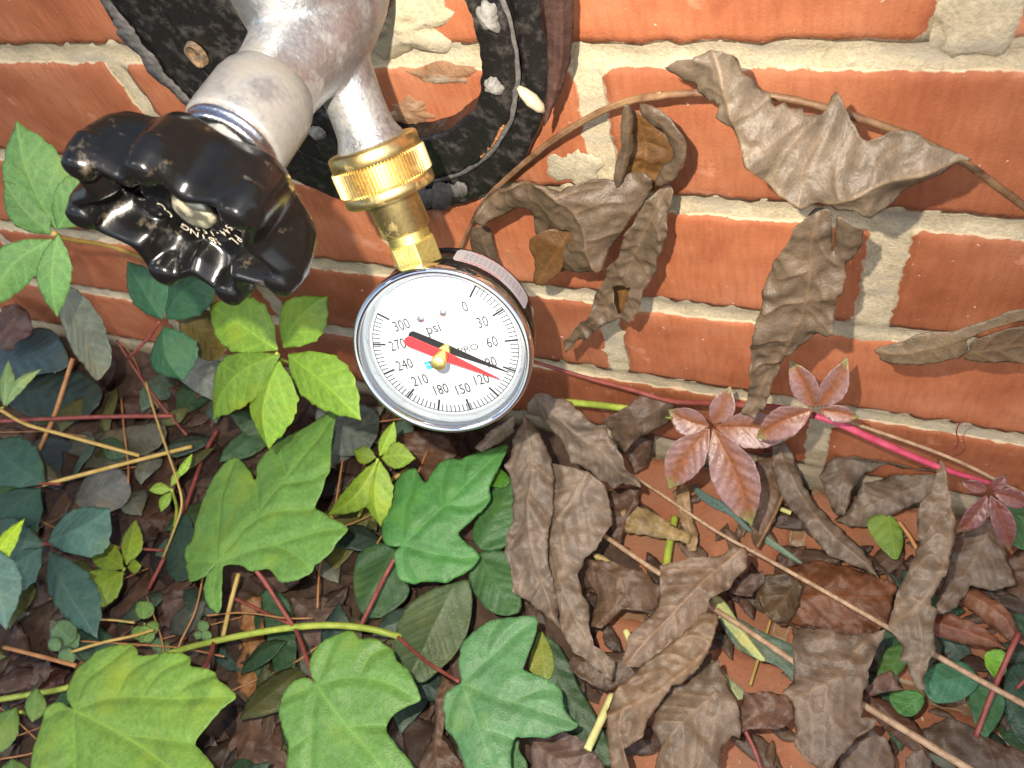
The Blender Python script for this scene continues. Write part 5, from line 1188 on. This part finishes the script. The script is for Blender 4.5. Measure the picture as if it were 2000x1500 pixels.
dead('curled reddish brown leaf left of the big crumpled leaf', [(1440,1395),(1455,1356),(1500,1350),(1542,1360),(1552,1400),(1532,1422),(1480,1424),(1448,1430)], ('h', .035, (0, -.1, 1)), [(1545, 1375), (1490, 1385), (1442, 1420)], (.17, .095, .065), cup=.4)
dead('large flat reddish brown leaf under the upper tan stick', [(1478,1160),(1500,1130),(1540,1102),(1600,1090),(1660,1104),(1722,1130),(1752,1142),(1742,1182),(1732,1222),(1690,1242),(1640,1238),(1590,1222),(1550,1216),(1520,1218),(1490,1192)], ('h', .022, (0, -.1, 1)), [(1480, 1165), (1600, 1165), (1748, 1170)], RD, ridge=.0005)
dead('small grey brown folded leaf under the smooth leaf end', [(1425,1155),(1452,1120),(1490,1112),(1495,1135),(1470,1155),(1468,1165),(1440,1160)], ('h', .035, (0, -.1, 1)), [(1490, 1118), (1428, 1157)], (.14, .095, .08), auto=2)
dead('dark olive brown leaf piece beside the flat reddish leaf', [(1480,1150),(1500,1122),(1540,1120),(1568,1140),(1565,1180),(1545,1210),(1515,1218),(1490,1195)], ('h', .030, (.1, -.1, 1)), [(1560, 1130), (1500, 1210)], (.11, .075, .035), auto=3)
dead('narrow reddish leaf pointing right below the veined standing leaf', [(1815,1200),(1850,1195),(1900,1215),(1945,1245),(1970,1268),(1920,1262),(1870,1252),(1820,1240)], ('h', .038, (0, -.1, 1)), [(1818, 1215), (1890, 1235), (1968, 1266)], (.25, .105, .06), fold=.35)
dead('reddish brown folded leaf near the right edge', [(1870,1150),(1905,1145),(1950,1180),(1985,1220),(2010,1270),(1970,1250),(1925,1215),(1885,1185)], ('h', .032, (0, -.1, 1)), [(1875, 1152), (1940, 1195), (2005, 1265)], (.22, .10, .055), fold=.35)
dead('brown leaf with a pale rib along the bottom right edge', [(1800,1425),(1850,1400),(1900,1420),(1960,1450),(2030,1480),(2060,1530),(1960,1520),(1880,1490),(1820,1470)], ('h', .022, (0, 0, 1)), [(1905, 1435), (1960, 1470), (2050, 1500)], (.12, .085, .058))
dead('curled grey brown leaf at the bottom edge, right of the big crumpled leaf', [(1640,1462),(1700,1428),(1735,1442),(1752,1482),(1752,1560),(1640,1560)], ('h', .030, (0, 0, 1)), [(1725, 1435), (1745, 1500), (1700, 1555)], (.16, .115, .085), auto=4)
dead('grey leaf scrap standing at the bottom edge by the lower stick', [(1770,1480),(1800,1462),(1822,1480),(1825,1560),(1775,1560)], ('h', .03, (0, 0, 1)), [(1800, 1465), (1800, 1555)], (.19, .15, .115), auto=3)
dead('reddish brown leaf lying under the lower tan stick', [(1690,1350),(1740,1370),(1790,1410),(1820,1450),(1810,1480),(1760,1450),(1715,1410),(1685,1380)], ('h', .016, (0, 0, 1)), [(1695, 1358), (1810, 1470)], (.16, .085, .055))
dead('dark brown leaf with a grey tip left of the green leaf at lower right', [(1690,1345),(1720,1318),(1740,1310),(1752,1340),(1770,1348),(1720,1356),(1698,1362)], ('h', .034, (0, 0, 1)), [(1740, 1312), (1695, 1358)], (.17, .10, .075), auto=2)
dead('wavy brown leaf under the smooth leaf, above the yellow straw', [(1150,1090),(1200,1100),(1260,1118),(1290,1140),(1285,1180),(1255,1195),(1215,1190),(1175,1230),(1150,1222),(1162,1160),(1140,1120)], ('h', .030, (0, -.1, 1)), [(1155, 1095), (1220, 1150), (1165, 1225)], (.17, .11, .07), wr=.0035)
dead('brown leaf lying under the veined bottom leaf, left end', [(1120,1280),(1180,1270),(1240,1270),(1260,1300),(1225,1330),(1180,1350),(1140,1330),(1105,1300)], ('h', .026, (0, 0, 1)), [(1250, 1290), (1115, 1295)], (.165, .115, .08))
dead('brown grey leaf at the bottom edge under the green lobed leaf', [(1040,1440),(1100,1430),(1150,1450),(1180,1500),(1170,1560),(1050,1560),(1030,1500)], ('h', .030, (0, 0, 1)), [(1045, 1450), (1160, 1540)], (.17, .12, .10))
dead('brown curled leaf between the two bottom lobed leaves', [(865,1320),(895,1345),(870,1400),(862,1440),(900,1490),(920,1560),(800,1560),(820,1490),(845,1420)], ('h', .022, (0, 0, 1)), [(875, 1330), (850, 1440), (870, 1550)], (.17, .105, .07))
dead('orange brown leaf under the yellow green stem', [(480,1180),(510,1160),(515,1230),(530,1300),(548,1345),(535,1400),(500,1390),(470,1350),(455,1290),(462,1230)], ('h', .014, (.1, 0, 1)), [(500, 1165), (490, 1280), (525, 1395)], (.30, .145, .045))
dead('brown leaf between the orange leaf and the bottom lobed leaf', [(470,1380),(520,1390),(550,1420),(560,1480),(550,1560),(450,1560),(440,1480)], ('h', .010, (.1, 0, 1)), [(490, 1385), (500, 1550)], (.15, .085, .055))
dead('grey brown leaf lying behind the red petiole', [(570,1170),(620,1160),(680,1180),(690,1230),(660,1290),(610,1330),(585,1290),(570,1230)], ('h', .016, (.1, 0, 1)), [(580, 1175), (640, 1240), (610, 1325)], (.16, .11, .085))
dead('brown leaf in the gap left of the petiole, below the lobed leaf', [(320,1160),(370,1140),(410,1170),(425,1210),(400,1240),(350,1240),(310,1215)], ('h', .012, (.1, 0, 1)), [(325, 1170), (415, 1230)], (.12, .075, .06))
dead('dark brown leaf behind the tiny lime sprig', [(250,900),(300,880),(345,900),(340,960),(320,1020),(280,1060),(245,1040),(240,970)], ('h', .014, (-.1, -.1, 1)), [(320, 890), (290, 960), (260, 1050)], (.10, .055, .035))
dead('brown leaf beside the yellow tube end of the upper left twig', [(-20,610),(30,590),(55,610),(50,650),(20,680),(-20,690)], ('h', .05, (-.1, -.3, 1)), [(45, 600), (-10, 680)], (.15, .09, .08))
dead('brown leaf under the small yellow green sprig at the wall foot', [(770,850),(820,840),(870,850),(890,880),(860,920),(830,950),(800,920),(785,890)], ('h', .025, (0, -.3, 1)), [(780, 850), (840, 940)], (.14, .075, .045))
dead('dark reddish leaf under the orange stem at the left edge', [(20,1310),(80,1290),(140,1310),(130,1340),(70,1350),(10,1350)], ('h', .012, (0, 0, 1)), [(25, 1320), (135, 1320)], (.10, .04, .03), auto=3)

# ------------------------------------------------------------------ sticks, straws and stems
def stick(name, label, pts, r, mat, cat='stick', group=None, sides=8, knob=.12):
    o = tube(name, [at(x, y, m_, z) for x, y, m_, z in pts], r, M[mat], None, sides, knob)
    return tag(centre_origin(o), label, cat, group)
TW = 'thin stems and twigs in the pile'
stick('dry_stick', 'long tan stick slanting from the broad grey leaf to the right edge', [(1225, 922, 'h', .030), (1300, 971, 'h', .032), (1400, 1038, 'h', .034), (1500, 1093, 'h', .036), (1620, 1160, 'h', .040), (1735, 1226, 'h', .042), (1825, 1278, 'h', .042), (1920, 1332, 'h', .042), (2060, 1408, 'h', .040)], [.0008, .0010, .0013, .0014], 'stem_tan')
stick('dry_stick', 'second tan stick, lower, passing under the big crumpled leaf', [(1165, 1036, 'h', .026), (1270, 1108, 'h', .028), (1380, 1180, 'h', .030), (1460, 1231, 'h', .032), (1560, 1298, 'h', .034), (1690, 1379, 'h', .036), (1800, 1446, 'h', .038), (1930, 1525, 'h', .038)], [.0013, .0015, .0016, .0018], 'stem_tan')
stick('straw', 'thick pale yellow green straw left of the veined bottom leaf', [(1196, 1358, 'h', .030), (1172, 1410, 'h', .034), (1147, 1464, 'h', .038)], .0020, 'straw', 'straw')
stick('straw', 'short bright yellow straw stub near the wavy brown leaf', [(1222, 1232, 'h', .030), (1233, 1254, 'h', .032)], .0017, 'straw', 'straw')
stick('straw', 'tiny yellow straw stub on the paving between grey leaves', [(1524, 994, 'h', .012), (1545, 1002, 'h', .012)], .0013, 'straw', 'straw')
stick('straw', 'thin yellow straw lying on the paving under the blue green blade', [(1465, 1338, 'h', .006), (1483, 1280, 'h', .006), (1505, 1210, 'h', .006)], .0008, 'stem_yellow', 'straw')
stick('stalk', 'pale green stem along the wall foot above the broad grey leaf', [(1090, 784, 'w', .014), (1150, 789, 'w', .016), (1215, 797, 'w', .018), (1330, 815, 'w', .015)], .0020, 'stem_green', 'stem')
stick('stalk', 'short green stem crossing the pale straw strip', [(1318, 1010, 'h', .010), (1308, 1060, 'h', .012), (1300, 1110, 'h', .014)], .0022, 'stem_green', 'stem')
stick('dry_stick', 'dark wine red stem crossing at the lower right', [(1990, 1235, 'h', .045), (1965, 1290, 'h', .042), (1935, 1360, 'h', .034), (1905, 1440, 'h', .026)], .0012, 'stem_red')
stick('dry_stick', 'thin purple brown stem right of the wine red stem', [(2030, 1300, 'h', .04), (1985, 1345, 'h', .036)], .0008, 'stem_red')
stick('dry_stick', 'thin purplish stem at the bottom, left of the big crumpled leaf', [(1452, 1420, 'h', .030), (1475, 1468, 'h', .028), (1492, 1520, 'h', .026)], .0010, 'stem_red')
stick('dry_stick', 'reddish stem piece between grey leaves under the arched leaf', [(1755, 1018, 'h', .022), (1778, 1050, 'h', .022), (1800, 1090, 'h', .022)], .0010, 'stem_orange')
stick('dry_stick', 'dark stem with a bright edge left of the long twisted leaf', [(1530, 965, 'h', .024), (1510, 1010, 'h', .022), (1478, 1070, 'h', .020)], .0010, 'stem_dead')
def blade(label, o, plane, mid, tint):
    return lone(label, o, plane, mid, tint, 'green', 'grass_strand', 'grass', 'grass strands in the litter', auto=0, fold=.3, wr=.0006)
blade('pale green grass blade above the lower tan stick', [(1385,1172),(1402,1160),(1420,1180),(1450,1225),(1478,1265),(1500,1292),(1480,1290),(1440,1250),(1400,1200)], ('h', .024, (0, 0, 1)), [(1395, 1168), (1440, 1225), (1495, 1290)], (.26, .33, .12))
blade('pale green triangular blade below the lower tan stick', [(1384,1286),(1396,1290),(1420,1320),(1450,1345),(1470,1362),(1430,1368),(1415,1350),(1395,1320)], ('h', .026, (0, 0, 1)), [(1388, 1288), (1440, 1362)], (.22, .29, .13))
blade('dark blue green blade under the first red leaf', [(1345,942),(1360,950),(1390,970),(1425,985),(1450,1010),(1475,1045),(1455,1035),(1425,1005),(1390,990),(1362,970)], ('h', .012, (0, -.1, 1)), [(1348, 944), (1410, 985), (1472, 1042)], (.05, .10, .075))
blade('green blade tip between the red leaf and the brown hanging leaf', [(1440,940),(1452,930),(1466,990),(1472,1030),(1462,1020),(1450,985)], ('h', .014, (0, -.1, 1)), [(1446, 934), (1470, 1026)], (.12, .24, .05))
blade('blue green blade crossing near the long twisted leaf', [(1490,1042),(1500,1048),(1540,1075),(1570,1100),(1578,1108),(1550,1095),(1510,1070),(1492,1060)], ('h', .010, (0, -.1, 1)), [(1493, 1045), (1576, 1106)], (.10, .17, .10))
blade('pale yellow blade beside the wavy brown leaf', [(1155,1082),(1170,1080),(1200,1100),(1228,1120),(1210,1120),(1175,1105)], ('h', .030, (0, -.1, 1)), [(1158, 1082), (1225, 1119)], (.26, .24, .09))
stick('twig', 'straight orange twig standing from the upper left sprig to the red brown stem', [(142, 700, 'h', .060), (128, 745, 'h', .050), (105, 815, 'h', .038), (75, 880, 'h', .03)], .0016, 'stem_orange', 'twig', TW)
stick('twig', 'red brown stem crossing the left edge horizontally', [(-30, 824, 'h', .050), (100, 818, 'h', .048), (200, 814, 'h', .044), (340, 812, 'h', .036)], .0015, 'stem_red', 'twig', TW)
stick('twig', 'yellow stem slanting right below the red brown stem', [(0, 800, 'h', .060), (50, 828, 'h', .055), (120, 848, 'h', .050), (272, 890, 'h', .040)], .0013, 'stem_yellow', 'twig', TW)
stick('twig', 'tan twig rising to the right across the olive grey leaf', [(85, 947, 'h', .048), (180, 922, 'h', .046), (280, 896, 'h', .042), (375, 872, 'h', .036)], .0014, 'stem_yellow', 'twig', TW)
stick('twig', 'thin green seedling stem winding down the left side', [(285, 745, 'h', .050), (300, 800, 'h', .055), (330, 890, 'h', .060), (345, 935, 'h', .062), (355, 985, 'h', .058), (338, 1040, 'h', .045), (318, 1090, 'h', .030)], .0007, 'stem_yellow', 'twig', TW)
stick('twig', 'reddish twig fork behind the left lobe of the big leaf', [(425, 840, 'h', .022), (400, 885, 'h', .026), (380, 940, 'h', .030), (355, 1010, 'h', .030), (325, 1080, 'h', .026), (290, 1150, 'h', .02)], .0013, 'stem_red', 'twig', TW)
stick('twig', 'orange stem ending at the top of the big pale leaf', [(8, 1264, 'h', .066), (80, 1282, 'h', .070), (148, 1300, 'h', .074)], .0012, 'stem_orange', 'twig', TW)
stick('twig', 'tan stem under the lobed leaf, left of the red petiole', [(466, 1120, 'h', .040), (450, 1180, 'h', .034), (435, 1245, 'h', .026)], .0013, 'stem_yellow', 'twig', TW)
stick('twig', 'dark red stem crossing behind the red petiole', [(450, 1165, 'h', .024), (500, 1188, 'h', .024), (565, 1218, 'h', .026)], .0011, 'stem_red', 'twig', TW)
stick('twig', 'thin yellow green stem above the big pale leaf', [(140, 1273, 'h', .050), (200, 1255, 'h', .050), (260, 1242, 'h', .048), (300, 1230, 'h', .046)], .0009, 'stem_yellow', 'twig', TW)
stick('twig', 'yellow green stem running to the clover seedling', [(170, 1209, 'h', .034), (220, 1211, 'h', .034), (262, 1216, 'h', .036)], .0007, 'stem_yellow', 'twig', TW)
stick('twig', 'olive stem low in the pile under the small yellow green sprig', [(630, 1015, 'h', .018), (680, 1000, 'h', .018), (745, 950, 'h', .018), (800, 915, 'h', .018)], .0016, 'stem_yellow', 'twig', TW)
stick('twig', 'thin purple stem behind the tall dark sprig', [(228, 665, 'h', .050), (270, 730, 'h', .046), (310, 785, 'h', .040), (365, 850, 'h', .03)], .0008, 'stem_red', 'twig', TW)

# ------------------------------------------------------------------ decayed scraps too many and too small to count: the floor of the pile
rs = random.Random(21)
def scrap(tint, L, w, bow):
    o, mid = leaflet_outline((1000 - L, 1300), (1000 + L, 1300), w, 5, bow, tooth=.02)
    P, F_, lf, tn = patch(o, ('h', .02, (0, 0, 1)), mid, auto=3, fold=.25, wr=.004, wrs=60, fine=.0006, ragged=.0008, tint=tint, sp=13, soft=0, puff=.0004)
    return P - P.mean(0), F_, lf, tn
kinds = [scrap((.10, .055, .038), 95, 85, .08), scrap((.13, .085, .058), 85, 70, -.1), scrap((.065, .04, .028), 100, 95, .05), scrap((.16, .105, .07), 60, 42, .12)]
litter = []
for i in range(420):
    left = i < 260
    px, py = (rs.uniform(-150, 1000), rs.uniform(640, 1600)) if left else (rs.uniform(980, 2080), rs.uniform(930, 1560))
    z = rs.uniform(.004, .016) if left else rs.uniform(.003, .012)
    p = at(px, py, 'h', z)
    if p[1] > -0.03: p[1] = -0.03 - rs.random() * 0.03
    P, F_, lf, tn = kinds[rs.choice([0, 1, 2, 2] if left else [0, 1, 3, 3])]
    s_ = rs.uniform(.5, 1.0) if left else rs.uniform(.25, .75); a = rs.uniform(0, 6.28)
    Rm = np.array(Matrix.Rotation(a, 3, 'Z') @ Matrix.Rotation(rs.uniform(-.2, .2), 3, 'X') @ Matrix.Rotation(rs.uniform(-.2, .2), 3, 'Y'))
    t2 = tn.copy(); t2[:, :3] *= rs.uniform(.6, 1.2)
    litter.append(((P * s_) @ Rm.T + p, F_, lf, t2))
centre_origin(leaf('leaf_litter', litter, M['dead'], None, .0003, 'dark decayed leaf litter covering the paving under the plants', 'litter', None, 'stuff'))
# dim undergrowth leaves below the named plants, one dense mass
ug = []
gk = []
for tnt in ((.030, .075, .030), (.045, .085, .055), (.07, .09, .028), (.022, .05, .032), (.085, .105, .07)):
    o, mid = leaflet_outline((900, 1300), (1080, 1300), 92, 7, .06, tooth=.03)
    P, F_, lf, tn = patch(o, ('h', .02, (0, 0, 1)), mid, auto=5, fold=.3, wr=.002, wrs=50, tint=tnt, sp=9, soft=0, puff=.0008, bend=-.5)
    gk.append((P - P.mean(0), F_, lf, tn))
for i in range(120):
    px, py = rs.uniform(-120, 900), rs.uniform(620, 1560)
    if i > 95: px, py = rs.uniform(1700, 2060), rs.uniform(1120, 1500)
    p = at(px, py, 'h', rs.uniform(.012, .034) if i <= 95 else rs.uniform(.005, .012))
    if p[1] > -0.03: p[1] = -0.03 - rs.random() * 0.03
    P, F_, lf, tn = gk[rs.randrange(5)]
    s_ = rs.uniform(.45, .95) * (1 if i <= 95 else .6)
    Rm = np.array(Matrix.Rotation(rs.uniform(0, 6.28), 3, 'Z') @ Matrix.Rotation(rs.uniform(-.45, .45), 3, 'X') @ Matrix.Rotation(rs.uniform(-.45, .45), 3, 'Y'))
    t2 = tn.copy(); t2[:, :3] *= rs.uniform(.6, 1.15)
    ug.append(((P * s_) @ Rm.T + p, F_, lf, t2))
centre_origin(leaf('undergrowth', ug, M['green'], None, .00022, 'dim green undergrowth leaves crowding under the taller sprigs', 'undergrowth', None, 'stuff'))
gs = []
for i in range(26):
    px, py = rs.uniform(-60, 820), rs.uniform(680, 1480); a = rs.uniform(-.6, .6) + (1.57 if rs.random() < .3 else 0); L = rs.uniform(50, 150); z = rs.uniform(.012, .04)
    pts = []
    for t in (-1, -.3, .4, 1):
        q = at(px + L * t * math.cos(a) + rs.uniform(-8, 8), py + L * t * math.sin(a) + rs.uniform(-8, 8), 'h', z + rs.uniform(-.004, .004)); q[1] = min(q[1], -.004); pts.append(q)
    gs.append(tube_geo(smooth_path(pts, 5), rs.uniform(.0003, .0007), 5, .2))
tag(centre_origin(mesh_obj('fine_stems', *join_geo(*gs), M['stem_orange'])), 'tangle of hair-thin dry stems low among the green leaves', 'stems', None, 'stuff')
xs = np.arange(-0.95, 0.0, 0.006); ys = np.arange(-0.42, 0.0, 0.006)
V, idx, F = [], {}, []
for j, y in enumerate(ys):
    for i, x in enumerate(xs):
        lim = -0.085 + 0.05 * noise.noise(Vector((1.3, y * 14, 2))) + 0.02 * noise.noise(Vector((4.3, y * 50, 2)))
        if x < lim:
            idx[(i, j)] = len(V); e = min(1.0, (lim - x) / 0.03)
            V.append((x, y, -0.002 + e * (0.0055 + 0.004 * noise.noise(Vector((x * 60, y * 60, 1))) + 0.0025 * noise.noise(Vector((x * 190, y * 190, 5))))))
for (i, j) in idx:
    q4 = [(i, j), (i + 1, j), (i + 1, j + 1), (i, j + 1)]
    if all(q in idx for q in q4): F.append([idx[q] for q in q4])
tag(centre_origin(mesh_obj('leaf_mould', V, F, M['soil'])), 'dark crumbly leaf mould on the ground under the green plants', 'soil', None, 'stuff')
